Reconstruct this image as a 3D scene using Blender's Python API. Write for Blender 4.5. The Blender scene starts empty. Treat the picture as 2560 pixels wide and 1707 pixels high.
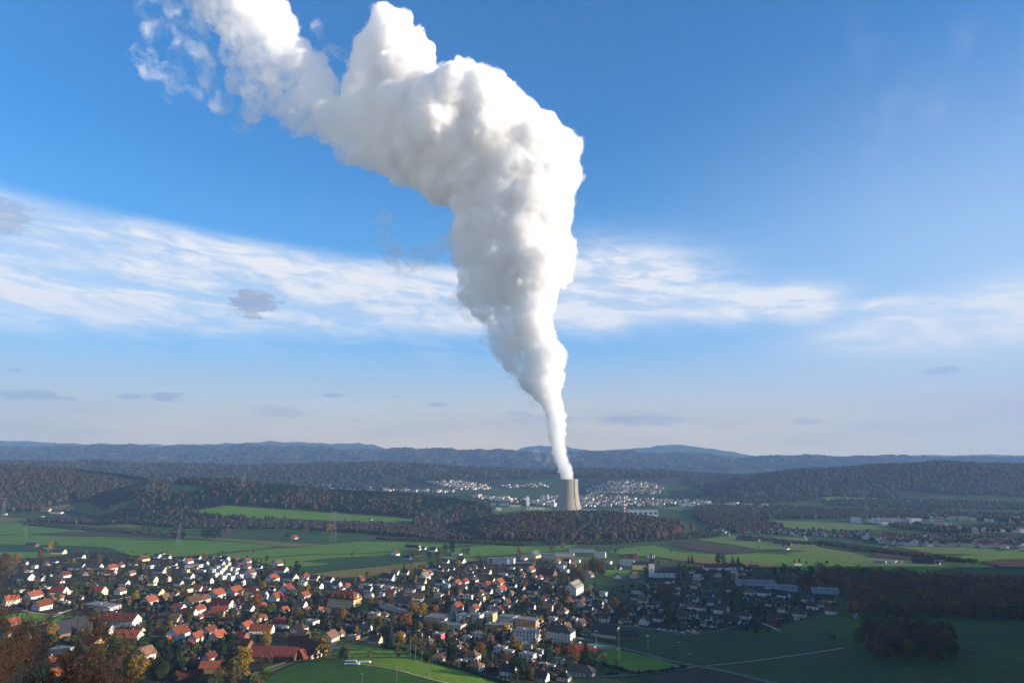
import bpy, bmesh, math, random
import numpy as np
from mathutils import Vector, Matrix, noise as mnoise
R = math.radians
rng = random.Random(7)
nrg = np.random.default_rng(11)
SC = bpy.context.scene
COL = SC.collection
# ---------------------------------------------------------------- camera
CAM_Z, PITCH, FPX, CX, CY = 240.0, R(9.44), 1706.67, 1280.0, 853.5
cd = bpy.data.cameras.new("camera"); cam = bpy.data.objects.new("camera", cd); COL.objects.link(cam)
cd.sensor_width = 36; cd.lens = 24; cd.clip_start = .5; cd.clip_end = 60000
cam.location = (0, 0, CAM_Z); cam.rotation_euler = (math.pi/2 + PITCH, 0, 0)
SC.camera = cam
CP, SP = math.cos(PITCH), math.sin(PITCH)
def ray(px, py):
    """direction of a photograph pixel, scaled so that its forward (y) part is 1"""
    a, b = (px-CX)/FPX, (CY-py)/FPX
    y = CP - b*SP; z = SP + b*CP
    return a/y, z/y
def project(x, y, z):
    d = y*CP + (z-CAM_Z)*SP; u = -y*SP + (z-CAM_Z)*CP
    return CX + FPX*x/d, CY - FPX*u/d
# ---------------------------------------------------------------- terrain
K = 2560/2352.
def _ridge(pts):                       # skyline of the photograph: (px, py) in 2352 px wide coordinates
    u = []; t = []
    for px, py in pts:
        a, b = ray(px*K, py*K); u.append(a); t.append(b)
    return np.array(u), np.array(t)
# (skyline, forward distance, half width towards us, half width behind, tree height taken off)
RIDGES = [
 (_ridge([(-700,1020),(0,1011),(150,1019),(400,1022),(540,1019),(610,1014),(700,1017),(850,1020),(890,1030),(1100,1042),(1180,1034),(1225,1024),(1300,1026),(1360,1036),(1450,1031),(1520,1024),(1560,1022),(1640,1031),(1740,1050),(1960,1048),(2150,1046),(2352,1045),(3200,1030)]), 17000, 3200, 2600, 0),
 (_ridge([(-700,1030),(0,1029),(100,1028),(300,1025),(420,1029),(560,1024),(700,1029),(860,1034),(1000,1032),(1150,1037),(1280,1041),(1400,1039),(1600,1044),(1700,1052),(1850,1049),(2000,1050),(2200,1052),(2352,1054),(3200,1030)]), 11000, 2100, 1900, 0),
 (_ridge([(-700,1050),(0,1058),(150,1057),(300,1059),(480,1066),(640,1066),(760,1061),(850,1060),(960,1063),(1100,1073),(1250,1078),(1350,1075),(1500,1078),(1650,1088),(1750,1086),(1850,1082),(2000,1075),(2352,1070),(3200,1050)]), 5500, 850, 800, 18),
 (_ridge([(1500,1160),(1620,1120),(1700,1098),(1800,1080),(1900,1073),(2000,1068),(2080,1064),(2150,1057),(2250,1062),(2352,1066),(2700,1050),(3400,1020)]), 4300, 600, 700, 18),
 (_ridge([(-900,1040),(-300,1055),(0,1066),(80,1070),(170,1077),(260,1086),(330,1096),(362,1116),(380,1150),(420,1200)]), 3150, 420, 500, 18),
 (_ridge([(200,1170),(300,1110),(360,1098),(430,1092),(520,1093),(600,1102),(680,1110),(750,1119),(900,1126),(1000,1133),(1080,1145),(1150,1163),(1200,1178),(1260,1192),(1330,1220)]), 2850, 420, 260, 27),
 (_ridge([(980,1240),(1060,1205),(1130,1182),(1210,1176),(1290,1173),(1400,1173),(1480,1183),(1560,1197),(1640,1213),(1720,1240)]), 2270, 230, 160, 22),
 (_ridge([(1330,1118),(1380,1106),(1420,1102),(1480,1108),(1530,1122),(1570,1140)]), 4500, 380, 400, 4),
 (_ridge([(640,1135),(760,1120),(940,1104),(1010,1098),(1080,1104),(1160,1122),(1220,1140)]), 4700, 500, 400, 4),
]
PROF_Y = np.array([-400,-60,-5,8,30,70,130,250,380,500,600,800,1000,1150,1350,1500,1700,1950,2300,3000,24000.])
PROF_Z = np.array([300,250,238.2,237.2,225,204,176,128,101,86.5,77.5,68,56.5,45,34.5,26,14,4,1,0,0.])
SUN_EL, SUN_AZ = R(12.0), R(104.0)      # azimuth measured from +Y (view) towards +X (right)
def _ss(a, b, v):
    t = np.clip((v-a)/(b-a), 0, 1); return t*t*(3-2*t)
def _interp_smooth(y):
    # smoothed piecewise profile
    acc = 0
    for o, w in ((-.06,.2),(-.03,.2),(0,.2),(.03,.2),(.06,.2)):
        acc = acc + w*np.interp(y + o*np.maximum(np.abs(y),30), PROF_Y, PROF_Z)
    return acc
# right-hand spur that keeps the lower right of the village in shade: (y, crest height, crest x)
# edge of that shade as the photograph shows it (2352 px wide), lower edge of the picture to the far side
def _spur():
    ys = np.arange(200, 3000, 5.); zs = _interp_smooth(ys); Y_=[]; X_=[]; Z_=[]
    for px, py in [(1330,1640),(1350,1568),(1385,1540),(1440,1505),(1440,1480),(1385,1450),(1350,1420),(1338,1390),(1338,1360),(1350,1335),(1400,1318),(1500,1303)]:
        a, b = ray(px*K, py*K); k = np.argmax(CAM_Z+b*ys-zs < 0); y = ys[k]; xb = a*y; xc = .80*y+190
        y2 = y - (xc-xb)*math.cos(SUN_AZ)/math.sin(SUN_AZ)*-1
        Y_.append(y2); X_.append(xc); Z_.append(zs[k] + (xc-xb)*math.tan(SUN_EL) - 17)
    Y_ = [-500, Y_[0]-150] + Y_ + [Y_[-1]+70, Y_[-1]+150, Y_[-1]+260]; X_ = [420, X_[0]-120] + X_ + [X_[-1]+40, X_[-1]+80, X_[-1]+120]; Z_ = [Z_[0]+30, Z_[0]+10] + Z_ + [Z_[-1]*.8, Z_[-1]*.4, 0]
    o = np.argsort(Y_); return np.array(Y_)[o], np.array(X_)[o], np.array(Z_)[o]
SPUR_Y, SPUR_X, SPUR_Z = _spur()
def height(x, y):
    x = np.asarray(x, float); y = np.asarray(y, float)
    z = _interp_smooth(y)
    u = x/np.maximum(y, 1.0)
    # the near slope sinks a little to the left, swells into a knoll below the camera
    z = z + 7.0*np.exp(-((x+70)/95)**2 - ((y-540)/70)**2)
    z = z - 5.0*np.exp(-((x-110)/90)**2 - ((y-560)/120)**2)
    z = z + 10*np.exp(-((x+620)/220)**2 - ((y-900)/220)**2)
    z = z + 6*np.exp(-((x-60)/110)**2 - ((y-1000)/110)**2)
    for (ru, rt), D, wf, wb, th in RIDGES:
        top = CAM_Z + D*np.interp(u, ru, rt) - th
        edge = _ss(ru[0], ru[0]+.05, u)*(1-_ss(ru[-1]-.05, ru[-1], u))
        t = np.where(y < D, (y-D)/wf, (y-D)/wb)
        s = np.exp(-np.abs(t)**2.2*1.6)
        top = np.maximum(top, 0)*edge
        z = np.maximum(z, top*s + z*(1-s)*.0) if False else z + np.maximum(top-z, 0)*s
    # gentle relief of the woods far off
    far = _ss(2600, 4200, y)
    z = z + far*(z > 12)*6*np.sin(x*.011+y*.004)*np.sin(y*.007-x*.003)
    fr = _ss(6600, 9000, y)*1.3*(z > 40)
    z = z + fr*(14*np.sin(x*.0052+1.3*np.sin(y*.0011))*np.sin(y*.0039+x*.0011) + 9*np.sin(x*.0123+y*.0021+2*np.sin(x*.0017)) + 5*np.sin(x*.027+1.7))
    # spur to the right, outside the frame
    cz = np.interp(y, SPUR_Y, SPUR_Z); cx = np.interp(y, SPUR_Y, SPUR_X)
    s = np.where(x < cx, np.exp(-np.abs((x-cx)/300)**2.2*2.2), 1-.25*_ss(0, 900, x-cx))
    z = z + np.maximum(cz-z, 0)*s
    return z
def h1(x, y): return float(height(x, y))
def ground_at(px, py, K_=1.0):
    """the point of the terrain that a photograph pixel looks at"""
    a, b = ray(px*K_, py*K_)
    ys = np.concatenate([np.arange(60, 3000, 4.), np.arange(3000, 19000, 25.)])
    f = CAM_Z + b*ys - height(a*ys, ys)
    i = np.argmax(f < 0)
    if f[i] >= 0: i = len(ys)-1
    if i == 0: return a*ys[0], ys[0]
    t = f[i-1]/(f[i-1]-f[i]); y = ys[i-1] + t*(ys[i]-ys[i-1])
    return a*y, y
# ---------------------------------------------------------------- helpers
def link(o): COL.objects.link(o); return o
def tag(o, label=None, cat=None, group=None, kind=None):
    if label: o['label'] = label
    if cat: o['category'] = cat
    if group: o['group'] = group
    if kind: o['kind'] = kind
    return o
def empty(name, loc=(0,0,0), rz=0.0):
    o = bpy.data.objects.new(name, None); o.location = loc; o.rotation_euler = (0,0,rz); o.empty_display_size = .1
    return link(o)
def mesh_np(name, co, loops, starts, totals, mat=None, smooth=False):
    me = bpy.data.meshes.new(name)
    me.vertices.add(len(co)); me.vertices.foreach_set('co', np.asarray(co, np.float32).ravel())
    me.loops.add(len(loops)); me.loops.foreach_set('vertex_index', np.asarray(loops, np.int32))
    me.polygons.add(len(starts)); me.polygons.foreach_set('loop_start', np.asarray(starts, np.int32))
    try: me.polygons.foreach_set('loop_total', np.asarray(totals, np.int32))
    except Exception: pass
    if smooth: me.polygons.foreach_set('use_smooth', np.ones(len(starts), bool))
    me.update(calc_edges=True); me.validate()
    if mat: me.materials.append(mat)
    return me
def mesh_faces(name, co, F, mat=None, smooth=False):
    """F: (n,k) index array, all faces with k corners"""
    F = np.asarray(F, np.int32); n, k = F.shape
    return mesh_np(name, co, F.ravel(), np.arange(n)*k, np.full(n, k), mat, smooth)
def obj(name, me, parent=None, loc=None, rz=None):
    o = bpy.data.objects.new(name, me); link(o)
    if parent: o.parent = parent
    if loc is not None: o.location = loc
    if rz is not None: o.rotation_euler = (0,0,rz)
    return o
class MB:
    """collects simple solids as one mesh"""
    def __init__(s): s.v = []; s.f = []; s.mi = []
    def add(s, vs, fs, mi=0):
        n = len(s.v); s.v += [tuple(v) for v in vs]; s.f += [tuple(i+n for i in f) for f in fs]; s.mi += [mi]*len(fs)
    def box(s, x0,y0,z0,x1,y1,z1, mi=0, bottom=True):
        vs = [(x0,y0,z0),(x1,y0,z0),(x1,y1,z0),(x0,y1,z0),(x0,y0,z1),(x1,y0,z1),(x1,y1,z1),(x0,y1,z1)]
        fs = [(4,5,6,7),(0,1,5,4),(1,2,6,5),(2,3,7,6),(3,0,4,7)] + ([(3,2,1,0)] if bottom else [])
        s.add(vs, fs, mi)
    def bar(s, a, b, r, r2=None, n=5, mi=0, cap=True):
        a = Vector(a); b = Vector(b); d = (b-a); 
        if d.length < 1e-6: return
        d.normalize(); q = d.orthogonal().normalized(); w = d.cross(q); r2 = r if r2 is None else r2
        vs = []
        for p, rr in ((a,r),(b,r2)):
            for i in range(n):
                t = 2*math.pi*i/n; vs.append(p + q*math.cos(t)*rr + w*math.sin(t)*rr)
        fs = [(i,(i+1)%n,n+(i+1)%n,n+i) for i in range(n)]
        if cap: fs += [tuple(range(n-1,-1,-1)), tuple(range(n,2*n))]
        s.add(vs, fs, mi)
    def lathe(s, prof, n=24, c=(0,0), mi=0, cap=True):
        vs = []; fs = []
        for r, z in prof:
            for i in range(n):
                t = 2*math.pi*i/n; vs.append((c[0]+r*math.cos(t), c[1]+r*math.sin(t), z))
        for k in range(len(prof)-1):
            for i in range(n):
                fs.append((k*n+i, k*n+(i+1)%n, (k+1)*n+(i+1)%n, (k+1)*n+i))
        if cap: fs += [tuple(range(n-1,-1,-1)), tuple(range((len(prof)-1)*n, len(prof)*n))]
        s.add(vs, fs, mi)
    def mesh(s, name, *mats):
        me = bpy.data.meshes.new(name); me.from_pydata(s.v, [], s.f); me.update()
        for m in mats: me.materials.append(m)
        if len(mats) > 1: me.polygons.foreach_set('material_index', s.mi)
        return me
    def build(s, name, mats, parent=None, loc=None, rz=None):
        return obj(name, s.mesh(name, *(mats if isinstance(mats, (list,tuple)) else [mats])), parent, loc, rz)
# ---------------------------------------------------------------- materials
def newmat(name):
    m = bpy.data.materials.new(name); m.use_nodes = True; nt = m.node_tree
    return m, nt, nt.nodes['Principled BSDF']
def N(nt, t, **kw):
    n = nt.nodes.new(t)
    for k, v in kw.items():
        if k.startswith('i_'):
            key = k[2:]; key = int(key) if key.isdigit() else key.replace('_',' ')
            n.inputs[key].default_value = v
        else: setattr(n, k, v)
    return n
def noisy(name, c1, c2, scale=1.0, rough=.85, detail=4, coords='Object', c3=None, bump=0, spec=.3, stretch=None, rand=0):
    m, nt, b = newmat(name); L = nt.links.new
    tc = N(nt, 'ShaderNodeTexCoord'); src = tc.outputs[coords]
    if coords == 'World':
        src = N(nt, 'ShaderNodeNewGeometry').outputs['Position']
    if stretch:
        mp = N(nt, 'ShaderNodeMapping'); mp.inputs['Scale'].default_value = stretch[:3]
        if len(stretch) > 3: mp.inputs['Rotation'].default_value = (0,0,stretch[3])
        L(src, mp.inputs[0]); src = mp.outputs[0]
    nz = N(nt, 'ShaderNodeTexNoise'); nz.inputs['Scale'].default_value = scale; nz.inputs['Detail'].default_value = detail
    L(src, nz.inputs['Vector'])
    cr = N(nt, 'ShaderNodeValToRGB'); e = cr.color_ramp.elements
    e[0].position = .32; e[1].position = .68; e[0].color = (*c1,1); e[1].color = (*c2,1)
    if c3: k = e.new(.5); k.color = (*c3,1)
    L(nz.outputs['Fac'], cr.inputs[0]); out = cr.outputs[0]
    if rand:
        oi = N(nt, 'ShaderNodeObjectInfo'); mr = N(nt, 'ShaderNodeMapRange', i_3=1-rand, i_4=1+rand)
        L(oi.outputs['Random'], mr.inputs[0])
        hs = N(nt, 'ShaderNodeHueSaturation'); L(mr.outputs[0], hs.inputs['Value']); L(out, hs.inputs['Color']); out = hs.outputs[0]
    L(out, b.inputs['Base Color']); b.inputs['Roughness'].default_value = rough; b.inputs['Specular IOR Level'].default_value = spec
    if bump:
        bp = N(nt, 'ShaderNodeBump', i_Strength=.6, i_Distance=bump); L(nz.outputs['Fac'], bp.inputs['Height']); L(bp.outputs[0], b.inputs['Normal'])
    return m
SKY_STRENGTH = .092; SKY_SAT = 2.9; EXPOSURE = 1.33
_k = 1/(SKY_STRENGTH*2**EXPOSURE)
def _c(*v): return tuple(q*_k for q in v)
HORIZON = _c(1.15,.84,.40); CLOUD = _c(1.08,1.03,.97); CYAN = _c(.20,.54,.95); BANK = _c(.62,.50,.36)
HAZE_DENSITY = 5.2e-5; HAZE_COLOR = (.31,.53,.88)
def _ae(px, py):
    a, b = ray(px*K, py*K); return math.degrees(math.atan(a)), math.degrees(math.atan2(b, math.hypot(1,a)))
_G1 = _c(.30,.30,.38); _G2 = _c(.52,.46,.46)
LONE = []
for px, py, w, h, k, col in [(578,697,52,27,.75,_G1),(590,680,34,14,.4,_G2),(10,500,40,30,.45,_G1),(75,908,55,9,.6,_G1),(300,910,26,6,.6,_G1),(380,911,32,10,.65,_G1),
        (765,907,28,5,.6,_G1),(1005,928,30,6,.5,_G1),(1190,950,30,7,.4,_G1),(640,945,60,12,.35,_G1),(2165,850,34,7,.45,_G1),(40,850,14,4,.5,_G1),(910,912,10,4,.4,_G1),
        (1480,965,95,13,.6,_G2),(1420,962,30,8,.5,_G1),(1850,968,30,8,.5,_G2),(1240,965,90,12,.35,_G1),(815,966,14,4,.3,_G1)]:
    a0, e0 = _ae(px, py); LONE.append((a0, e0, w/1568*57.3*1.15, h/1568*57.3*1.2, k, col))
STEAM_DENSITY = .065

RIGHTB = []
for px, py, w, h, t in [(1440,650,190,75,-.10),(1640,690,150,42,-.12),(1820,695,110,36,-.10),(2160,745,190,48,.04),(2340,720,120,50,.0),(2060,700,70,18,.0),(1330,720,120,40,-.1)]:
    a0, e0 = _ae(px, py); RIGHTB.append((a0, e0, w/1568*57.3, h/1568*57.3, t))

BAND = [_ae(0,425), _ae(1050,610), _ae(0,760), _ae(1050,775)]
# ---------------------------------------------------------------- light, sky, render settings
sun_dir = Vector((math.sin(SUN_AZ)*math.cos(SUN_EL), math.cos(SUN_AZ)*math.cos(SUN_EL), math.sin(SUN_EL)))
ld = bpy.data.lights.new("sun", 'SUN'); ld.energy = 5.0; ld.angle = R(.53); ld.color = (1,.86,.68)
sun = link(bpy.data.objects.new("sun", ld)); sun.rotation_euler = (-sun_dir).to_track_quat('-Z','Y').to_euler(); sun.location = (300,-50,600)
W = bpy.data.worlds.new("World"); SC.world = W; W.use_nodes = True
def build_world():
    nt = W.node_tree; nt.nodes.clear(); L = nt.links.new
    out = N(nt,'ShaderNodeOutputWorld'); bg = N(nt,'ShaderNodeBackground', i_Strength=SKY_STRENGTH)
    L(bg.outputs[0], out.inputs['Surface'])
    sky = N(nt,'ShaderNodeTexSky'); sky.sky_type = 'NISHITA'; sky.sun_disc = False
    sky.sun_elevation = SUN_EL; sky.sun_rotation = SUN_AZ; sky.altitude = 600
    sky.air_density = 1.0; sky.dust_density = .6; sky.ozone_density = 2.5
    hs = N(nt,'ShaderNodeHueSaturation', i_Saturation=SKY_SAT, i_Value=1.0, i_Hue=.507); L(sky.outputs[0], hs.inputs['Color'])
    def M(op, a, b=None, c=None, clamp=False):
        n = N(nt,'ShaderNodeMath', operation=op); n.use_clamp = clamp
        for i, v in enumerate((a,b,c)):
            if v is None: continue
            if isinstance(v, (int,float)): n.inputs[i].default_value = v
            else: L(v, n.inputs[i])
        return n.outputs[0]
    def mr(v, a, b, c=0., d=1., smooth=True):
        n = N(nt,'ShaderNodeMapRange'); n.interpolation_type = 'SMOOTHSTEP' if smooth else 'LINEAR'; n.clamp = True
        L(v, n.inputs[0]); n.inputs[1].default_value=a; n.inputs[2].default_value=b; n.inputs[3].default_value=c; n.inputs[4].default_value=d
        return n.outputs[0]
    tc = N(nt,'ShaderNodeTexCoord'); sp = N(nt,'ShaderNodeSeparateXYZ'); L(tc.outputs['Generated'], sp.inputs[0])
    X,Y,Z = sp.outputs
    az = M('MULTIPLY', M('ARCTAN2', X, Y), 180/math.pi)           # degrees to the right of the view
    el = M('MULTIPLY', M('ARCSINE', Z), 180/math.pi)              # degrees above the horizon
    def noise(vx, vy, sx, sy, seed, detail=6, rough=.55, dist=.0):
        cb = N(nt,'ShaderNodeCombineXYZ'); L(M('MULTIPLY', vx, sx), cb.inputs[0]); L(M('MULTIPLY', vy, sy), cb.inputs[1]); cb.inputs[2].default_value = seed
        n = N(nt,'ShaderNodeTexNoise', i_Scale=1.0, i_Detail=detail, i_Roughness=rough, i_Distortion=dist); L(cb.outputs[0], n.inputs['Vector'])
        return n.outputs['Fac']
    def blob(a0, e0, wa, we, tilt=0.0):
        da = M('SUBTRACT', az, a0); de = M('SUBTRACT', M('SUBTRACT', el, e0), M('MULTIPLY', da, tilt))
        r2 = M('ADD', M('POWER', M('ABSOLUTE', M('DIVIDE', da, wa)), 2), M('POWER', M('ABSOLUTE', M('DIVIDE', de, we)), 2))
        return M('EXPONENT', M('MULTIPLY', r2, -1))
    def mixc(base, col, fac, strength=1.0):
        n = N(nt,'ShaderNodeMix', data_type='RGBA'); L(fac, n.inputs[0]); L(base, n.inputs[6])
        if isinstance(col, tuple): n.inputs[7].default_value = (*[c*strength for c in col],1)
        else: L(col, n.inputs[7])
        return n.outputs[2]
    c = hs.outputs[0]
    c = mixc(c, CYAN, M('MULTIPLY', M('MULTIPLY', mr(el, 26., 7.), .55), mr(az, -60., 20., .75, 1.)))
    # pale grey pink air near the horizon
    lo = M('MULTIPLY', mr(el, 10., 2.2), .88)
    c = mixc(c, HORIZON, lo)
    # thin veil that brightens the right side
    ve = M('MULTIPLY', mr(az, 5., 40.), M('MULTIPLY', mr(el, 34., 6.), .40))
    c = mixc(c, CLOUD, ve)
    # streaks: layered cloud, sloping down to the right on the left, thinner on the right
    tl = M('ADD', el, M('MULTIPLY', az, .085))
    n1 = noise(az, tl, .085, .42, 3.1, 8, .62, .8)
    n2 = noise(az, tl, .30, 1.1, 9.7, 7, .62, .6)
    st = M('ADD', M('MULTIPLY', n1, .62), M('MULTIPLY', n2, .42))
    st = mr(st, .42, .65)
    def line(p, q): s_ = (q[1]-p[1])/(q[0]-p[0]); return M('ADD', M('MULTIPLY', M('SUBTRACT', az, p[0]), s_), p[1])
    top = M('SUBTRACT', el, line(BAND[0], BAND[1])); bot = M('SUBTRACT', el, line(BAND[2], BAND[3]))     # degrees from the edges of the band
    left = M('MULTIPLY', M('MULTIPLY', mr(top, .5, -1.3), mr(bot, -1.0, 1.6)), mr(az, 6., -1.))
    lowl = M('MULTIPLY', blob(-22., 9.5, 20., 1.8, -.03), .6)
    right = None
    for a0, e0, wa, we, tt in RIGHTB:
        bb = blob(a0, e0, wa, we, tt); right = bb if right is None else M('MAXIMUM', right, bb)
    right = M('MINIMUM', M('MULTIPLY', right, 1.9), 1.15)
    base_soft = M('MULTIPLY', M('MAXIMUM', left, M('MULTIPLY', right, 1.0)), .44)
    cl = M('ADD', M('MULTIPLY', M('MAXIMUM', M('MAXIMUM', left, lowl), right), M('MULTIPLY', st, .70)), base_soft, clamp=True)
    c = mixc(c, CLOUD, cl)
    # upper right faint streaks, and thin fleece low on the left
    fa = M('MULTIPLY', M('MULTIPLY', blob(34., 27., 8., 6., .5), mr(noise(az, el, .3, .2, 5.5, 5), .45, .8)), .14)
    c = mixc(c, CLOUD, fa)
    fl = M('MULTIPLY', blob(-14.5, 3.9, 6., .5, -.05), M('MULTIPLY', mr(n2, .35, .7), .5)); c = mixc(c, CLOUD, fl)
    # small lone clouds, grey and mauve
    def puff(a0, e0, wa, we, k, col):
        nonlocal c
        b = blob(a0, e0, wa, we); nn = noise(az, el, 1.5/max(wa,.8)**.5, 2.6/max(we,.4)**.5, a0*1.3+e0, 7, .62, .3)
        f = M('MULTIPLY', M('MULTIPLY', mr(M('ADD', b, M('MULTIPLY', M('SUBTRACT', nn, .5), 1.9)), .34, .72), mr(b, .02, .25)), k)
        c = mixc(c, col, f)
    for a0, e0, wa, we, k, col in LONE: puff(a0, e0, wa, we, k, col)
    # long low bank of haze cloud
    bk = M('MULTIPLY', M('MULTIPLY', mr(el, .3, 1.6), mr(el, 5.2, 2.6)), M('MULTIPLY', mr(noise(az, el, .1, .7, 21., 5), .38, .7), .5))
    c = mixc(c, BANK, bk)
    L(c, bg.inputs['Color'])
build_world()
# ---------------------------------------------------------------- render settings
vs = SC.view_settings; SC.display_settings.display_device = 'sRGB'
vs.view_transform = 'Standard'; vs.look = 'None'; vs.exposure = EXPOSURE; vs.gamma = 1; vs.use_curve_mapping = False
cy = SC.cycles; cy.max_bounces = 40; cy.diffuse_bounces = 2; cy.glossy_bounces = 2; cy.transmission_bounces = 2; cy.volume_bounces = 36; cy.volume_step_rate = .4; cy.transparent_max_bounces = 128
cy.use_denoising = True; cy.caustics_reflective = False; cy.caustics_refractive = False; cy.sample_clamp_indirect = 10
cy.use_adaptive_sampling = True; cy.adaptive_threshold = .018
# ---------------------------------------------------------------- ground sheet
gy = [-380.]
while gy[-1] < 20500:
    gy.append(gy[-1] + max(4.5, (gy[-1]+380)*.0105 if gy[-1] < 3000 else (gy[-1])*.013))
gy = np.array(gy); gu = np.concatenate([np.linspace(-1.25,-.86,60,endpoint=False), np.linspace(-.86,.95,460), np.linspace(.955,1.75,90)])
GX = gu[None,:]*(gy[:,None]+420); GY = np.repeat(gy[:,None], len(gu), 1)
GZ = height(GX, GY)
nr, nc = GX.shape
idx = np.arange(nr*nc).reshape(nr, nc)
F = np.stack([idx[:-1,:-1], idx[:-1,1:], idx[1:,1:], idx[1:,:-1]], -1).reshape(-1,4)
def ground_material():
    m, nt, b = newmat('ground_cover'); L = nt.links.new
    pos = N(nt,'ShaderNodeNewGeometry').outputs['Position']
    def nz(scale, detail=4, rough=.55):
        n = N(nt,'ShaderNodeTexNoise', i_Scale=scale, i_Detail=detail, i_Roughness=rough); L(pos, n.inputs['Vector']); return n.outputs['Fac']
    def ramp(f, stops):
        r = N(nt,'ShaderNodeValToRGB'); e = r.color_ramp.elements
        while len(e) < len(stops): e.new(.5)
        for k,(p,c) in zip(e, stops): k.position = p; k.color = (*c,1)
        L(f, r.inputs[0]); return r.outputs[0]
    grass = ramp(nz(.010,6), [(.30,(.034,.068,.016)),(.5,(.046,.086,.018)),(.62,(.062,.092,.022)),(.75,(.075,.080,.028))])
    fine = N(nt,'ShaderNodeMix', data_type='RGBA', blend_type='MULTIPLY'); fine.inputs[0].default_value = .6
    L(grass, fine.inputs[6]); L(ramp(nz(.22,5), [(.3,(.62,.62,.6)),(.7,(1.3,1.3,1.25))]), fine.inputs[7])
    wood = ramp(nz(.035,8,.7), [(.3,(.016,.020,.014)),(.5,(.040,.034,.024)),(.66,(.062,.046,.032)),(.8,(.026,.034,.018))])
    sp = N(nt,'ShaderNodeSeparateXYZ'); L(pos, sp.inputs[0])
    # hills far off are wooded down to the plain, with clearings
    mk = N(nt,'ShaderNodeMapRange', i_1=14., i_2=34.); L(sp.outputs['Z'], mk.inputs[0])
    my = N(nt,'ShaderNodeMapRange', i_1=2350., i_2=2500.); L(sp.outputs['Y'], my.inputs[0])
    mm = N(nt,'ShaderNodeMath', operation='MULTIPLY'); L(mk.outputs[0], mm.inputs[0]); L(my.outputs[0], mm.inputs[1])
    cl = N(nt,'ShaderNodeMapRange', i_1=.60, i_2=.64, i_3=1., i_4=0.); L(nz(.0016,3), cl.inputs[0])
    m2 = N(nt,'ShaderNodeMath', operation='MULTIPLY'); L(mm.outputs[0], m2.inputs[0]); L(cl.outputs[0], m2.inputs[1])
    mx = N(nt,'ShaderNodeMix', data_type='RGBA'); L(m2.outputs[0], mx.inputs[0]); L(fine.outputs[2], mx.inputs[6]); L(wood, mx.inputs[7])
    L(mx.outputs[2], b.inputs['Base Color']); b.inputs['Roughness'].default_value = .95; b.inputs['Specular IOR Level'].default_value = .1
    bp = N(nt,'ShaderNodeBump', i_Strength=.7, i_Distance=2.0); L(nz(.12,6,.65), bp.inputs['Height']); L(bp.outputs[0], b.inputs['Normal'])
    return m
ground = obj('ground', mesh_faces('ground', np.stack([GX,GY,GZ],-1).reshape(-1,3), F, ground_material(), True)); tag(ground, kind='structure')
# ---------------------------------------------------------------- fields, meadows, roads draped on the ground
T = {'A':(0,1360),'B':(0,1527),'C':(430,1360),'D':(430,1527),'E':(860,1360),'F':(860,1527),'G':(1290,1360),'H':(1290,1527),'I':(1720,1380),'J':(1720,1540)}
TS = 2352/430.
def P(t, x, y): return T[t][0]+x/TS, T[t][1]+y/TS
def S2(x, y): return x*K, y*K            # 2352 px wide view
def pts_of(spec):
    """'G 1050,600 1350,490 H 10,20' -> photograph pixels; tile Z is the whole 2352 px wide view, Q the photograph's own pixels"""
    out = []; t = 'Z'
    for w in spec.split():
        if len(w) == 1: t = w; continue
        x, y = map(float, w.split(','))
        out.append((x,y) if t == 'Q' else S2(x,y) if t == 'Z' else P(t,x,y))
    return out
def drape(name, poly, mat, off, step):
    bm = bmesh.new(); vs = [bm.verts.new((x,y,0)) for x,y in poly]
    try: bm.faces.new(vs)
    except ValueError: return None
    bmesh.ops.triangulate(bm, faces=bm.faces[:])
    xs = [p[0] for p in poly]; ys = [p[1] for p in poly]
    for lo, hi, no in ((min(xs),max(xs),(1,0,0)),(min(ys),max(ys),(0,1,0))):
        n = int(min(90, max(1,(hi-lo)/step)))
        for k in range(1, n):
            c = lo+(hi-lo)*k/n
            bmesh.ops.bisect_plane(bm, geom=bm.verts[:]+bm.edges[:]+bm.faces[:], plane_co=(c,0,0) if no[0] else (0,c,0), plane_no=no)
    co = np.array([v.co[:] for v in bm.verts]); z = height(co[:,0], co[:,1]) + off
    for v, h in zip(bm.verts, z): v.co.z = h
    bmesh.ops.recalc_face_normals(bm, faces=bm.faces[:])
    if bm.faces and sum(f.normal.z for f in bm.faces) < 0: bmesh.ops.reverse_faces(bm, faces=bm.faces[:])
    me = bpy.data.meshes.new(name); bm.to_mesh(me); bm.free(); me.materials.append(mat)
    o = obj(name, me); tag(o, kind='structure'); return o
def field(name, spec, mat, off=.35, step=14.):
    poly = [ground_at(px,py) for px,py in pts_of(spec)]
    d = np.mean([p[1] for p in poly]); return drape(name, poly, mat, off*(1 if d < 1300 else 2.2), step if d < 1300 else 40.)
def strip(name, gpts, width, mat, off=.6, step=8.):
    """a ribbon following ground points"""
    P_ = [Vector((x,y,0)) for x,y in gpts]; dense = [P_[0]]
    for a, b in zip(P_, P_[1:]):
        n = max(1, int((b-a).length/step))
        dense += [a.lerp(b, k/n) for k in range(1,n+1)]
    # soften corners
    for _ in range(3): dense = [dense[0]] + [(dense[i-1]+dense[i]*2+dense[i+1])/4 for i in range(1,len(dense)-1)] + [dense[-1]]
    co = []; F_ = []
    for i, p in enumerate(dense):
        d = (dense[min(i+1,len(dense)-1)]-dense[max(i-1,0)]).normalized(); nrm = Vector((-d.y,d.x,0))
        for s in (-1,-.33,.33,1):
            q = p + nrm*s*width/2; co.append((q.x,q.y,h1(q.x,q.y)+off))
        if i: 
            for k in range(3): F_.append((4*i-4+k+1,4*i-4+k,4*i+k,4*i+k+1))
    me = mesh_faces(name, co, F_, mat, True); o = obj(name, me); tag(o, kind='structure'); return o
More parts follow.
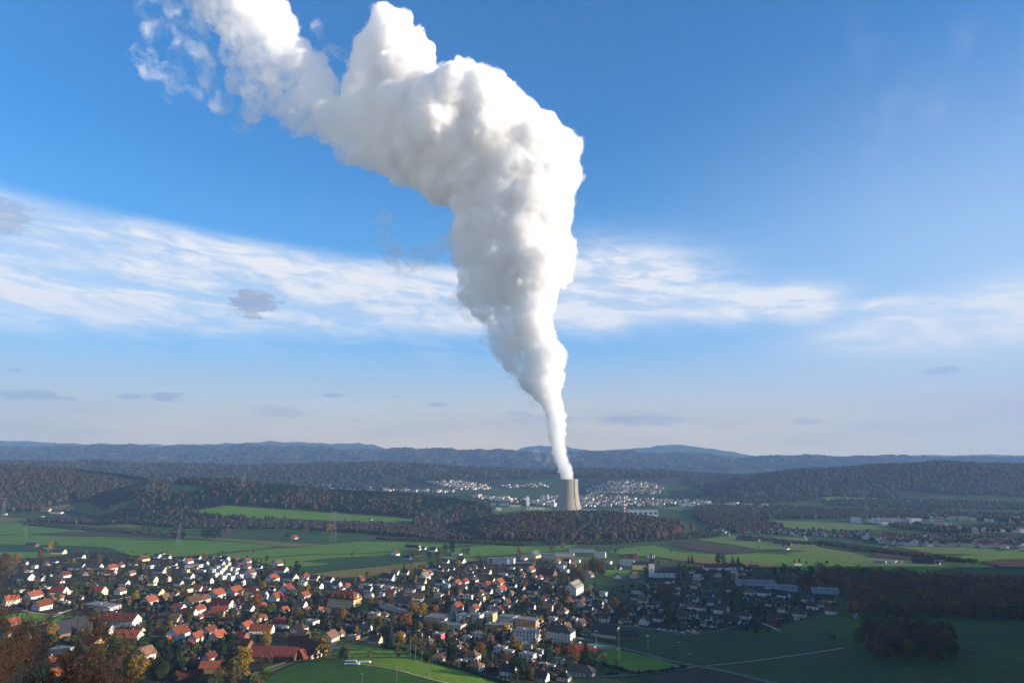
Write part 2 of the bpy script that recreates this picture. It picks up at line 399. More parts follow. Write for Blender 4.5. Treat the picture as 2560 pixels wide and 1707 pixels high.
def road(name, spec, width, mat, off=.6):
    return strip(name, [ground_at(px,py) for px,py in pts_of(spec)], width, mat, off)
def fieldmat(name, c1, c2, scale=.02, rows=0, ang=0, c3=None):
    m, nt, b = newmat(name); L = nt.links.new; pos = N(nt,'ShaderNodeNewGeometry').outputs['Position']
    n1 = N(nt,'ShaderNodeTexNoise', i_Scale=scale, i_Detail=6, i_Roughness=.6); L(pos, n1.inputs['Vector'])
    k_ = 1.85 if rows >= 0 and c1[1] > c1[0] else 1.0; c1 = tuple(v*k_*g for v,g in zip(c1,(1.35,1.12,.9))); c2 = tuple(v*k_*g for v,g in zip(c2,(1.35,1.12,.9)))
    cr = N(nt,'ShaderNodeValToRGB'); e = cr.color_ramp.elements; e[0].position=.33; e[1].position=.67; e[0].color=(*c1,1); e[1].color=(*c2,1)
    L(n1.outputs['Fac'], cr.inputs[0]); out = cr.outputs[0]
    n2 = N(nt,'ShaderNodeTexNoise', i_Scale=.35, i_Detail=5, i_Roughness=.65); L(pos, n2.inputs['Vector'])
    mp = N(nt,'ShaderNodeMapRange', i_1=.3,i_2=.7,i_3=.66,i_4=1.3); L(n2.outputs['Fac'], mp.inputs[0]); f = mp.outputs[0]
    if rows:
        mq = N(nt,'ShaderNodeMapping'); mq.inputs['Rotation'].default_value=(0,0,ang); L(pos, mq.inputs[0])
        wv = N(nt,'ShaderNodeTexWave', i_Scale=rows, i_Distortion=1.2, i_Detail=2); wv.inputs['Detail Scale'].default_value=.6; L(mq.outputs[0], wv.inputs['Vector'])
        mr_ = N(nt,'ShaderNodeMapRange', i_3=.55, i_4=1.2); L(wv.outputs['Fac'], mr_.inputs[0])
        mm = N(nt,'ShaderNodeMath', operation='MULTIPLY'); L(f, mm.inputs[0]); L(mr_.outputs[0], mm.inputs[1]); f = mm.outputs[0]
    vm_ = N(nt,'ShaderNodeVectorMath', operation='SCALE'); L(out, vm_.inputs[0]); L(f, vm_.inputs['Scale']); L(vm_.outputs[0], b.inputs['Base Color'])
    b.inputs['Roughness'].default_value=.95; b.inputs['Specular IOR Level'].default_value=.1
    bp = N(nt,'ShaderNodeBump', i_Strength=.5, i_Distance=.5); L(n2.outputs['Fac'], bp.inputs['Height']); L(bp.outputs[0], b.inputs['Normal'])
    return m
FM = dict(
 bright=fieldmat('meadow_bright',(.038,.090,.010),(.058,.110,.014),.03),
 green=fieldmat('meadow_green',(.036,.090,.014),(.050,.105,.017),.014),
 deep_shaded=fieldmat('meadow_deep_shaded',(.009,.030,.013),(.013,.040,.015),.012),  # deep green, darkened and blued further to paint the shade into the grass
 pale=fieldmat('meadow_pale',(.050,.085,.020),(.062,.090,.024),.014),
 olive=fieldmat('stubble_olive',(.060,.070,.018),(.075,.066,.024),.016),
 brown=fieldmat('ploughed_brown',(.060,.046,.030),(.075,.056,.038),.012),
 dark=fieldmat('ploughed_dark',(.044,.030,.026),(.058,.040,.034),.015),
 crop=fieldmat('crop_rows',(.014,.046,.010),(.022,.060,.012),.04,.06,1.25),
 gravel=fieldmat('gravel_soil',(.26,.19,.12),(.33,.25,.17),.03),
 court=fieldmat('red_court',(.16,.022,.020),(.19,.030,.026),.03),
 teal=fieldmat('green_court',(.030,.075,.070),(.040,.085,.080),.03),
 asphalt=fieldmat('road_asphalt',(.105,.105,.110),(.135,.132,.130),.05),
 track=fieldmat('path_gravel',(.27,.24,.19),(.34,.30,.24),.05))
FM['garden'] = fieldmat('garden_ground',(.016,.026,.011),(.036,.034,.026),.05,-1)
for nm, spec, mt, off in [
 ('village_ground','Z -60,1302 120,1272 260,1262 480,1274 640,1288 720,1320 830,1330 940,1300 1090,1282 1260,1288 1300,1298 1345,1330 1345,1440 1320,1480 1300,1590 1060,1540 960,1480 720,1440 620,1500 560,1600 -60,1600','garden',.12),
 ('village_ground','Z 1345,1440 1345,1365 1480,1340 1480,1300 1700,1296 1900,1330 1925,1395 1840,1425 1760,1445 1560,1447 1420,1432','garden',.12),
 ('field','Z -260,1196 0,1199 130,1205 262,1219 150,1221 60,1228 -260,1224','green',.35),
 ('field','Z -260,1196 -100,1190 0,1188 40,1190 120,1194 240,1202 330,1208 300,1213 130,1204 0,1198','olive',.3),
 ('field','Z 66,1226 150,1222 268,1219 360,1226 382,1234 250,1231 150,1231','brown',.5),
 ('field','Z -260,1232 0,1230 60,1228 150,1232 250,1233 382,1236 560,1246 640,1254 520,1268 330,1262 200,1254 0,1250','green',.35),
 ('field','Z 382,1228 520,1236 660,1246 760,1252 660,1256 560,1245 390,1235','olive',.5),
 ('field','Z -260,1254 0,1252 200,1256 330,1264 480,1272 420,1276 250,1270 0,1268','deep_shaded',.45),
 ('field','Z 250,1258 420,1260 520,1266 470,1276 390,1280 300,1276','bright',.6),
 ('field','Z -260,1272 0,1270 130,1268 150,1275 60,1283 0,1292 -260,1300','pale',.4),
 ('field','Z 470,1278 620,1262 820,1244 930,1246 1060,1252 960,1262 850,1270 700,1274 560,1284','green',.4),
 ('field','Z 560,1286 700,1276 850,1272 900,1270 880,1276 760,1282 690,1290 760,1296 680,1304 630,1300','bright',.55),
 ('field','Z 712,1287 800,1273 900,1272 950,1288 890,1298 790,1307 660,1322 690,1305','deep_shaded',.5),
 ('field','Z 640,1327 760,1312 890,1299 975,1290 990,1302 900,1318 800,1326 700,1336','olive',.6),
 ('field','Z 1010,1262 1120,1252 1240,1256 1330,1250 1300,1262 1180,1272 1070,1280','green',.35),
 ('field','Z 1395,1268 1440,1258 1500,1252 1560,1268 1660,1275 1740,1270 1850,1276 1960,1290 2090,1300 2200,1320 2240,1332 2100,1332 1960,1318 1850,1310 1700,1298 1560,1282 1460,1276','green',.35),
 ('field','Z 1528,1250 1560,1244 1640,1249 1740,1268 1660,1272 1600,1264','dark',.6),
 ('field','Z 1600,1240 1680,1230 1850,1236 1860,1252 1960,1270 1990,1278 1880,1266 1740,1262 1680,1250','pale',.45),
 ('field','Z 1510,1281 1600,1277 1720,1288 1830,1300 1800,1306 1650,1300','olive',.6),
 ('field','Z 1870,1234 1960,1234 2040,1246 2010,1262 1930,1256 1880,1250','deep_shaded',.5),
 ('field','Z 1880,1250 1930,1256 2010,1263 1995,1268 1890,1257','brown',.65),
 ('field','Z 2050,1248 2150,1254 2290,1262 2270,1274 2150,1272 2060,1256','pale',.5),
 ('field','Z 2015,1263 2038,1256 2120,1268 2195,1280 2150,1290 2000,1279','dark',.6),
 ('field','Z 1880,1262 2000,1281 2130,1292 2200,1306 2140,1312 1980,1296 1880,1280 1800,1272','pale',.5),
 ('field','Z 2200,1278 2290,1266 2380,1268 2380,1282 2260,1288 2220,1294','green',.4),
 ('field','Z 2255,1291 2300,1284 2500,1285 2500,1308 2290,1302','dark',.6),
 ('field','Z 2120,1330 2200,1316 2352,1318 2600,1322 2600,1350 2352,1345','brown',.4),
 ('field','Z 1690,1206 1780,1196 1920,1199 2020,1206 2080,1214 1900,1218 1780,1212','pale',.4),
 ('field','Z 1420,1150 1560,1158 1700,1165 1560,1172','pale',.4),
 ('field','Z 440,1174 520,1161 640,1170 640,1180 600,1194 520,1190','green',.4),
 ('field','Z 642,1170 760,1178 880,1187 980,1196 900,1201 760,1196 620,1188','green',.4),
 ('field','Z 1000,1206 1140,1210 1230,1212 1200,1220 1080,1218','pale',.4),
 ('field','Z 1100,1166 1180,1158 1268,1166 1270,1176 1200,1172','pale',.4),
 ('field','Z 80,1168 200,1152 330,1160 300,1166 160,1172','olive',.4),
 ('field','Z 370,1108 410,1116 480,1124 440,1130 390,1136','deep_shaded',.4),
 ('field','Z 1700,1112 1790,1108 1780,1122 1720,1128','deep_shaded',.4), ('field','Z 1880,1140 2020,1136 2010,1146 1900,1150','pale',.4),
 ('meadow','F 20,480 130,470 450,500 700,530 900,560 1180,700 1600,800 2350,1000 2000,1060 1500,1000 1150,930 720,790 380,735 230,735 60,690','bright',.4),
 ('meadow','D 2110,480 2352,465 2352,490 2140,550 2080,590','bright',.4),
 ('field','D 1180,985 1480,820 1740,700 1960,660 2200,680 2352,700 F 200,745 720,810 1100,935 1450,1010 1900,1090 900,1150 D 1800,1150','crop',.45),
 ('meadow','D 1080,900 1250,780 1640,690 1380,790 1050,960','bright',.5),
 ('meadow','H 1050,680 1190,552 1330,522 1500,552 1900,640 2330,770 1980,810 1600,850','bright',.5),
 ('court','H 445,520 720,468 930,465 1210,535 1050,552 580,572','court',.5),
 ('court','H 940,462 1080,432 1400,515 1210,533','teal',.5),
 ('field','H 1640,905 2000,855 2352,800 J 130,700 240,705 700,830 1000,930 1100,1000 300,1020 H 2352,1040 1900,1010','dark',.4),
 ('field','H 500,900 850,925 1250,915 1640,1010 1500,1060 900,1060','olive',.4),
 ('meadow','G 1060,600 1200,530 1350,492 1560,490 1690,530 1640,640 1500,740 1300,720 1150,655','deep_shaded',.4),
 ('meadow','G 1205,425 1225,352 1560,352 1545,440 1380,480','bright',.4),
 ('meadow','H 780,280 940,270 1060,330 1240,370 1420,400 1620,380 1500,300 1380,225 1560,225 2000,275 2352,345 J 200,280 560,200 J 750,270 1200,250 1450,220 1750,120 2150,330 2100,420 1200,560 260,660 H 2352,700 1830,570 1400,485 1100,415','deep_shaded',.4),
 ('meadow','J 300,690 1300,560 2352,420 2700,500 2900,913 2352,1100 1300,1000 700,790','deep_shaded',.45),
 ('meadow','B -100,120 100,60 330,20 720,70 620,140 400,160 200,120','green',.45),
 ('meadow','B 650,140 850,55 1230,80 1000,160 760,180','green',.45),
 ('meadow','A 930,600 1100,510 1560,520 1560,600 1250,620 1000,690','deep_shaded',.4),
 ('meadow','A -100,150 0,60 350,60 560,130 440,200 200,180 -100,190','green',.45),
 ('meadow','G 330,170 400,200 800,230 1250,200 1260,192 800,178','olive',.4),
 ('meadow','E 1180,170 1480,170 1800,200 1960,215 1700,240 1400,200','pale',.4),
 ]: field(nm, spec, FM[mt], off)
for nm, spec, w, mt in [
 ('road','H 770,355 940,395 1100,428 1400,500 1800,592 2352,742 J 100,682 260,695 700,800 1200,930',5.5,'asphalt'),
 ('road','H 440,875 620,905 850,912 1200,900 1640,875 2100,815 2352,785 J 100,692',5,'asphalt'),
 ('path','J 260,680 800,630 1400,550 2140,440',2.2,'track'),
 ('road','G 1030,560 1045,700 1045,985 H 1080,100 1240,205 1450,205 1700,235 2000,270 2352,330',6,'asphalt'),
 ('road','G 1700,500 1800,560 1835,700 1835,985 H 1820,60 1800,120',6,'asphalt'),
 ('road','J 0,265 300,225 640,150 900,60 1150,50 1300,30',3.5,'asphalt'),
 ('road','J 900,60 1150,150 1260,210',3.5,'track'),
 ('road','D 1060,1010 1200,900 1350,820 1560,740 1700,700 1850,650 2000,600 2150,545 2352,490 F 100,450 240,400 420,300',4,'asphalt'),
 ('road','A 800,960 950,900 1200,840 1550,770 1870,705 2010,660',4.5,'track'),
 ('path','B 620,140 720,85 880,20',3.2,'track'), ('path','B 300,-10 450,30 720,65 860,30',3,'track'), ('path','A 0,880 150,870 300,880',4,'track'),
 ('street','A 2010,660 C 300,700 800,600 1300,650 2000,640 E 120,690 500,700 1000,720 1500,690 2100,700 G 100,650 700,700 1030,600',5,'asphalt'), ('street','E 400,860 F 640,150 1050,215 1300,300 H 100,330 700,300 780,355',4.5,'asphalt'), ('street','D 2000,600 2230,470 2130,150 C 2150,800 2000,640',4.5,'asphalt'),
 ('street','C 350,130 600,410 700,600 560,800 D 700,200 900,350 950,600',4.5,'asphalt'), ('street','A 300,330 900,490 1550,490 1900,560 2010,660',4.5,'asphalt'), ('street','E 1000,720 1100,500 1500,450 2000,330 G 200,230 900,230 1250,240 1800,200',4.5,'asphalt'), ('street','H 440,875 200,800 F 1900,700 1500,600 1100,420 900,380',4.5,'asphalt'),
 ('path','Z -60,1226 0,1232 60,1242 90,1250',4,'track'),
 ('path','C 470,160 1000,102 1350,60 1750,32 2200,0 E 300,-40',3.6,'track'),
 ('path','C 1350,320 1700,280 2352,200 E 150,172 350,138',3.4,'track'),
 ('path','E 1780,155 1900,110 1990,55',3.4,'track'),
 ('path','Z 1848,1230 1856,1246 1872,1253',6,'track'), ('path','Z 2010,1270 2040,1252',6,'track'), ('path','Z 2380,1258 2290,1268 2160,1288 2100,1296 1960,1306',6,'track'),
 ('path','Z 1760,1297 1900,1302 2050,1310 2150,1312',4,'track'),
 ('path','Z 640,1170 636,1180 628,1190',7,'track'),
 ('path','F 230,735 720,800 1100,925 1450,1000',1.6,'track'),
 ('path','G 1940,160 2090,150 2280,140',5,'gravel'),
 ]: road(nm, spec, w, FM[mt])
field('quarry','Z 975,1196 1010,1196 1050,1199 1130,1204 1200,1211 1120,1211 1040,1207 980,1203', FM['gravel'], .6)
# ---------------------------------------------------------------- the air
hm = bpy.data.materials.new('haze_air'); hm.use_nodes = True; nt = hm.node_tree; nt.nodes.clear()
_o = N(nt,'ShaderNodeOutputMaterial'); _v = N(nt,'ShaderNodeVolumePrincipled')
_v.inputs['Color'].default_value = (*HAZE_COLOR,1); _v.inputs['Density'].default_value = HAZE_DENSITY; _v.inputs['Anisotropy'].default_value = .0
nt.links.new(_v.outputs[0], _o.inputs['Volume'])
hb = MB(); hb.box(-27500,-600,-9, 38500,21200,2650)
haze = hb.build('haze', hm); tag(haze, kind='stuff')
# ---------------------------------------------------------------- the steam column
TOWER_Y = 2650.0
TOWER_X = ray(1421,1240)[0]*TOWER_Y
def plume_point(px, py, y):
    a, b = ray(px*K, py*K); return Vector((a*y, y, CAM_Z + b*y))
def plume_scale(px, py, y):          # metres per (2352 px wide) photograph pixel
    a, b = ray(px*K, py*K); return K/FPX*y/ (CP - (CY-py*K)/FPX*SP)  * (CP*CP) if False else K*y/FPX*(CP + b*SP)
# px, py, radius in px, forward offset in metres
PUFFS = [(1304,1101,18,0),(1301,1090,20,0),(1297,1074,21,0),(1290,1055,22,0),(1284,1036,23,0),(1281,1016,23,0),(1278,996,25,0),(1278,975,26,0),(1277,955,28,0),(1271,935,30,0),(1264,915,32,0),
 (1254,893,40,0),(1225,870,36,14),(1130,640,60,36),(1264,870,37,5),(1256,845,41,0),(1262,815,42,-5),(1240,800,45,8),(1235,770,44,0),(1215,755,36,15),(1222,735,52,0),(1185,790,26,25),(1228,700,52,-5),(1210,675,50,10),(1240,665,46,0),
 (1195,650,58,12),(1235,630,62,-10),(1150,660,48,28),(1270,610,56,0),(1290,570,42,-12),(1220,590,80,0),(1160,590,78,20),(1120,560,66,30),
 (1260,500,62,-15),(1205,530,82,0),(1145,520,82,18),(1090,530,60,32),(1275,470,52,5),(1225,460,88,-10),(1160,450,92,10),(1095,455,72,28),(1290,410,48,-22),
 (1255,400,86,-8),(1180,390,100,0),(1095,390,95,20),(1020,410,72,38),(970,395,50,50),(1280,345,62,-10),(1220,330,85,-25),(1140,320,105,-12),(1050,340,105,15),(965,345,80,35),(900,350,62,50),
 (1245,300,52,-15),(1165,260,68,-10),(1190,285,70,-22),(1110,235,88,-40),(1050,225,82,-48),(1000,235,70,-42),(1040,180,44,-18),(1085,175,34,-14),(1125,190,30,-8),(985,185,40,-20),(1010,290,90,-25),(960,290,80,15),(915,250,80,25),(900,300,75,40),
 (935,170,76,10),(910,120,72,12),(895,70,58,14),(880,35,36,14),(925,45,30,14),(950,95,38,12),(850,110,48,20),(855,165,62,24),(965,140,40,6),(985,110,20,6),(840,210,66,30),(820,280,70,38),(860,300,60,40),
 (760,275,62,48),(720,235,58,50),(690,270,52,60),(740,195,46,48),(770,165,0,40),(700,165,58,52),(650,120,62,58),(610,70,60,64),(570,30,62,66),(555,-20,70,66),(640,190,54,64),(600,150,54,68),(560,100,56,72),(520,40,52,74),(505,-10,50,74),
 (590,215,44,70),(545,190,36,74),(640,235,44,74),(580,255,34,78),(530,130,34,78),(475,20,36,82),(465,-25,44,82),(800,340,44,56),(850,360,40,58),(920,400,36,58),(690,115,34,52),(735,140,26,44),(660,60,34,58),(640,20,34,60)]
def icos(n):
    bm = bmesh.new(); bmesh.ops.create_icosphere(bm, subdivisions=n, radius=1); v = np.array([p.co[:] for p in bm.verts]); f = np.array([[q.index for q in p.verts] for p in bm.faces]); bm.free(); return v, f
_iv, _if = icos(3); _iv2, _if2 = icos(2)
def puffs_mesh(puffs, extra=True, seed=3, grow=1.0):
    r_ = np.random.default_rng(seed); V = []; Fc = []; n = 0
    for px, py, r, off in puffs:
        if r <= 0: continue
        y = TOWER_Y + off*1.6; c = np.array(plume_point(px, py, y)); s = K*y/FPX; rr = r*s*grow
        V.append(c + _iv*rr); Fc.append(_if+n); n += len(_iv)
        if extra:                    # smaller billows budding off the surface
            for k in range(15 if r > 30 else 8):
                d = r_.normal(size=3); d /= np.linalg.norm(d); q = rr*r_.uniform(.20,.44); cc = c + d*rr*(.93-.62*q/rr+r_.uniform(-.05,.03))
                V.append(cc + _iv*q); Fc.append(_if+n); n += len(_iv)
                for k2 in range(4 if r > 30 else 1):
                    e = d + r_.normal(size=3)*.8; e /= np.linalg.norm(e)
                    V.append(cc + e*q*r_.uniform(.75,.95) + _iv2*q*r_.uniform(.25,.5)); Fc.append(_if2+n); n += len(_iv2)
    return np.concatenate(V), np.concatenate(Fc)
def steam_material():
    m = bpy.data.materials.new('steam'); m.use_nodes = True; nt = m.node_tree; nt.nodes.clear(); L = nt.links.new
    def M(op, a, b=None, c=None, clamp=False):
        n = N(nt,'ShaderNodeMath', operation=op); n.use_clamp = clamp
        for i, v in enumerate((a,b,c)):
            if v is None: continue
            if isinstance(v,(int,float)): n.inputs[i].default_value = v
            else: L(v, n.inputs[i])
        return n.outputs[0]
    def mr(v, a, b, c, d):
        n = N(nt,'ShaderNodeMapRange'); n.interpolation_type='SMOOTHSTEP'
        for i, q in enumerate((v,a,b,c,d)):
            if isinstance(q,(int,float)): n.inputs[i].default_value = q
            else: L(q, n.inputs[i])
        return n.outputs[0]
    out = N(nt,'ShaderNodeOutputMaterial'); vol = N(nt,'ShaderNodeVolumePrincipled'); vol.inputs['Color'].default_value=(.998,.998,.999,1); vol.inputs['Anisotropy'].default_value=.0
    pos = N(nt,'ShaderNodeNewGeometry').outputs['Position']; sp = N(nt,'ShaderNodeSeparateXYZ'); L(pos, sp.inputs[0]); X,Y,Z = sp.outputs
    # how far right of the column's middle line we are, in units of its half width
    zs = np.array([150,300,450,600,800,1000,1200,1400,1600,1800,2000,2200.]); A = np.array([(plume_point(p[0],p[1],TOWER_Y).x, plume_point(p[0],p[1],TOWER_Y).z, p[2]*K*TOWER_Y/FPX) for p in PUFFS if p[2] > 0])
    mid=[]; half=[]
    for z in zs:
        k = np.abs(A[:,1]-z) < A[:,2]+40; lo = (A[k,0]-A[k,2]).min(); hi = (A[k,0]+A[k,2]).max(); mid.append((lo+hi)/2); half.append((hi-lo)/2)
    def curve(vals, lo, hi):
        r = N(nt,'ShaderNodeValToRGB'); e = r.color_ramp.elements
        while len(e) < len(zs): e.new(.5)
        for k, z, v in zip(e, zs, vals): k.position = (z-150)/2050; g = (v-lo)/(hi-lo); k.color = (g,g,g,1)
        L(M('DIVIDE', M('SUBTRACT', Z, 150.), 2050.), r.inputs[0]); return M('ADD', M('MULTIPLY', r.outputs[0], hi-lo), lo)
    cm = curve(mid, min(mid), max(mid)); ch = curve(half, min(half), max(half))
    side = M('DIVIDE', M('SUBTRACT', X, cm), ch)
    drift = mr(X, -250., -1050., 0., 1.)
    def nz(scale, detail, rough, dist=0.):
        n = N(nt,'ShaderNodeTexNoise', i_Scale=scale, i_Detail=detail, i_Roughness=rough, i_Distortion=dist); L(pos, n.inputs['Vector']); return n.outputs['Fac']
    n1 = M('ADD', M('MULTIPLY', nz(.011,2,.5), .62), M('MULTIPLY', nz(.05,5,.62), .38))
    lo = M('SUBTRACT', M('ADD', mr(side, -1.0, .1, .46, .22), M('MULTIPLY', drift, .09)), mr(Z, 480., 200., 0., .2))
    f = mr(n1, lo, M('ADD', lo, .20), 0., 1.)
    dens = M('MULTIPLY', f, mr(drift, 0., 1., STEAM_DENSITY, STEAM_DENSITY*.34))
    L(dens, vol.inputs['Density']); L(vol.outputs[0], out.inputs['Volume'])
    # nearly clear skin, added to give the steam volume a surface
    mx = N(nt,'ShaderNodeMixShader', i_0=.012); L(N(nt,'ShaderNodeBsdfTransparent').outputs[0], mx.inputs[1]); L(N(nt,'ShaderNodeBsdfDiffuse').outputs[0], mx.inputs[2]); L(mx.outputs[0], out.inputs['Surface'])
    return m
pm = steam_material()
def tex(name, size, depth=4):
    t = bpy.data.textures.new(name, 'CLOUDS'); t.noise_scale = size; t.noise_depth = depth; t.noise_basis = 'BLENDER_ORIGINAL'; t.noise_type = 'HARD_NOISE'; return t
def steam_mesh(name, puffs, voxel, disp, mat, grow=1.0, extra=True):
    v, f = puffs_mesh(puffs, extra, grow=grow)
    o = obj(name, mesh_faces(name, v, f))
    m = o.modifiers.new('union','REMESH'); m.mode = 'VOXEL'; m.voxel_size = voxel; m.use_smooth_shade = True
    for i,(size,st) in enumerate(disp):
        d = o.modifiers.new('billow','DISPLACE'); d.texture = tex(name+'_billow', size); d.texture_coords = 'GLOBAL'; d.strength = st; d.mid_level = .5
    dg = bpy.context.evaluated_depsgraph_get(); me = bpy.data.meshes.new_from_object(o.evaluated_get(dg)); me.name = name
    o.modifiers.clear(); o.data = me; me.materials.clear(); me.materials.append(mat); me.polygons.foreach_set('use_smooth', np.ones(len(me.polygons), bool))
    return o
plume = steam_mesh('steam_plume', PUFFS, 4.2, [(130,22),(40,10),(15,7),(8,4)], pm, grow=1.01)
tag(plume, 'tall white billowing steam plume rising from the cooling tower and drifting left', 'steam plume')
def wisp_material(name, dens, scale, lo, hi):
    m = bpy.data.materials.new(name); m.use_nodes = True; nt = m.node_tree; nt.nodes.clear(); L = nt.links.new
    out = N(nt,'ShaderNodeOutputMaterial'); vol = N(nt,'ShaderNodeVolumePrincipled'); vol.inputs['Color'].default_value=(1,1,1,1)
    n = N(nt,'ShaderNodeTexNoise', i_Scale=scale, i_Detail=6, i_Roughness=.62, i_Distortion=.4); L(N(nt,'ShaderNodeNewGeometry').outputs['Position'], n.inputs['Vector'])
    r = N(nt,'ShaderNodeMapRange', i_1=lo, i_2=hi, i_3=0., i_4=dens); L(n.outputs['Fac'], r.inputs[0]); L(r.outputs[0], vol.inputs['Density']); L(vol.outputs[0], out.inputs['Volume'])
    mx = N(nt,'ShaderNodeMixShader', i_0=.003); L(N(nt,'ShaderNodeBsdfTransparent').outputs[0], mx.inputs[1]); L(N(nt,'ShaderNodeBsdfDiffuse').outputs[0], mx.inputs[2]); L(mx.outputs[0], out.inputs['Surface'])
    return m
VM = wisp_material('steam_fringe', .022, .024, .42, .66)
fringe = steam_mesh('steam_fringe', PUFFS, 6.5, [(60,26),(22,16)], VM, grow=1.07); fringe.parent = plume
WM1 = wisp_material('thin_steam', .012, .013, .49, .68); WM2 = wisp_material('faint_steam', .014, .03, .47, .64)
WM3 = wisp_material('ragged_steam', .040, .019, .42, .58)
WISPS = [('steam_wisp',WM3,[(1225,880,34,14),(1205,850,36,22),(1180,828,36,28),(1165,800,40,32),(1150,770,38,36),(1170,740,50,32),(1120,705,48,44),(1090,670,48,52),(1085,625,42,54),(1078,590,50,44),(1062,548,46,46),(1140,790,26,38)]),
 ('steam_wisp',WM1,[(330,20,34,60),(345,70,34,60),(330,130,40,60),(350,165,36,60),(395,180,46,64),(420,130,44,64),(400,70,44,64),(380,20,44,64),(430,30,40,70),(390,210,34,64),(440,60,56,70),(455,140,52,70),(470,200,46,72),(505,235,40,74),(430,-20,50,70),(560,285,36,74)]),
 ('steam_wisp',WM2,[(728,60,22,50),(738,82,16,50),(760,120,26,50),(790,130,20,50)]),
 ('steam_wisp',WM2,[(885,500,24,60),(880,545,28,60),(905,585,34,60),(950,595,38,60),(990,580,34,60),(1020,560,30,55),(925,620,22,60),(870,510,18,60)]),
 ('steam_wisp',WM2,[(1060,690,36,50),(1085,660,40,45),(1130,760,28,40),(1150,800,30,36),(1180,850,28,30),(1205,890,24,25),(1075,720,24,50),(1120,780,22,40),(1225,930,18,20)]),
 ('steam_wisp',WM2,[(1232,1036,10,40),(1236,1052,11,40),(1250,1062,10,40),(1262,1058,11,30),(1268,1044,10,20),(1268,1076,9,20)])]
for nm, mt, pf in WISPS:
    rm = min(q[2] for q in pf)*K*TOWER_Y/FPX
    w_ = steam_mesh(nm, pf, 7.0 if rm > 25 else 4.0, [(75 if rm > 50 else 26, rm*.55),(24 if rm > 50 else 10, rm*.25)], mt, extra=False); w_.parent = plume
# ---------------------------------------------------------------- power station
def concrete_mat():
    m, nt, b = newmat('tower_concrete'); L = nt.links.new
    tc = N(nt,'ShaderNodeTexCoord'); mp = N(nt,'ShaderNodeMapping'); mp.inputs['Scale'].default_value=(1,1,.06); L(tc.outputs['Object'], mp.inputs[0])
    n = N(nt,'ShaderNodeTexNoise', i_Scale=.22, i_Detail=6, i_Roughness=.6); L(mp.outputs[0], n.inputs['Vector'])
    cr = N(nt,'ShaderNodeValToRGB'); e = cr.color_ramp.elements; e[0].position=.3; e[1].position=.7; e[0].color=(.30,.265,.205,1); e[1].color=(.40,.36,.285,1); L(n.outputs['Fac'], cr.inputs[0])
    L(cr.outputs[0], b.inputs['Base Color']); b.inputs['Roughness'].default_value=.9; b.inputs['Specular IOR Level'].default_value=.2
    return m
M_conc = concrete_mat()
def plain(name, col, rough=.7, metal=0, rand=0, spec=.3):
    return noisy(name, tuple(c*.86 for c in col), tuple(min(1,c*1.1) for c in col), .8, rough, 3, 'Object', spec=spec, rand=rand)
M_darkmetal = plain('dark_steel', (.06,.06,.065), .6)
M_rim = plain('rim_concrete', (.34,.31,.26), .8)
M_red = plain('chimney_red', (.42,.035,.035)); M_white = plain('painted_white', (.78,.77,.74)); M_glass = plain('window_dark', (.020,.024,.030), .25, spec=.5)
t = empty('cooling_tower', (TOWER_X, TOWER_Y, h1(TOWER_X, TOWER_Y)-1)); tag(t, 'huge grey concrete cooling tower with flared base, steam pouring from its top', 'cooling tower')
prof = [(58.5,9),(55.5,18),(52,28),(48.6,40),(45.6,52),(43.0,64),(40.8,76),(39.1,88),(37.8,100),(37.0,112),(36.6,124),(36.7,136),(37.2,147),(37.4,150)]
mb = MB(); mb.lathe(prof + [(r-1.2,z) for r,z in reversed(prof)], 96, cap=False); sh = mb.mesh('shell', M_conc)
sh.polygons.foreach_set('use_smooth', np.ones(len(sh.polygons), bool)); obj('shell', sh, t)
mb = MB(); mb.lathe([(37.2,149.2),(38.3,149.5),(38.3,151.2),(35.9,151.2),(35.9,149.2)], 96, cap=False); mb.build('rim', M_rim, t)
mb = MB()
for k in range(40):
    a = 2*math.pi*k/40
    for s in (-1,1): mb.bar((61*math.cos(a),61*math.sin(a),-2),(58.2*math.cos(a+s*.0785),58.2*math.sin(a+s*.0785),9.4),.6,n=6)
mb.build('support_ring', M_rim, t)
# the ladder way with its dark landings climbs the side towards the sun
sa = math.radians(-58)
mb = MB()
def on_shell(z, a, out=0.0):
    r = np.interp(z, [p[1] for p in prof], [p[0] for p in prof]) + out; return Vector((r*math.cos(a), r*math.sin(a), z))
for z in np.arange(10,149,4.): mb.bar(on_shell(z,sa,.7), on_shell(min(z+4,150),sa,.7), .85, n=4, cap=False)
for z in np.arange(84,150,5.5):
    p = on_shell(z,sa,1.0); mb.box(p.x-1.5,p.y-1.2,p.z-1.2,p.x+1.5,p.y+1.2,p.z+1.2)
mb.build('ladder_way', M_darkmetal, t)
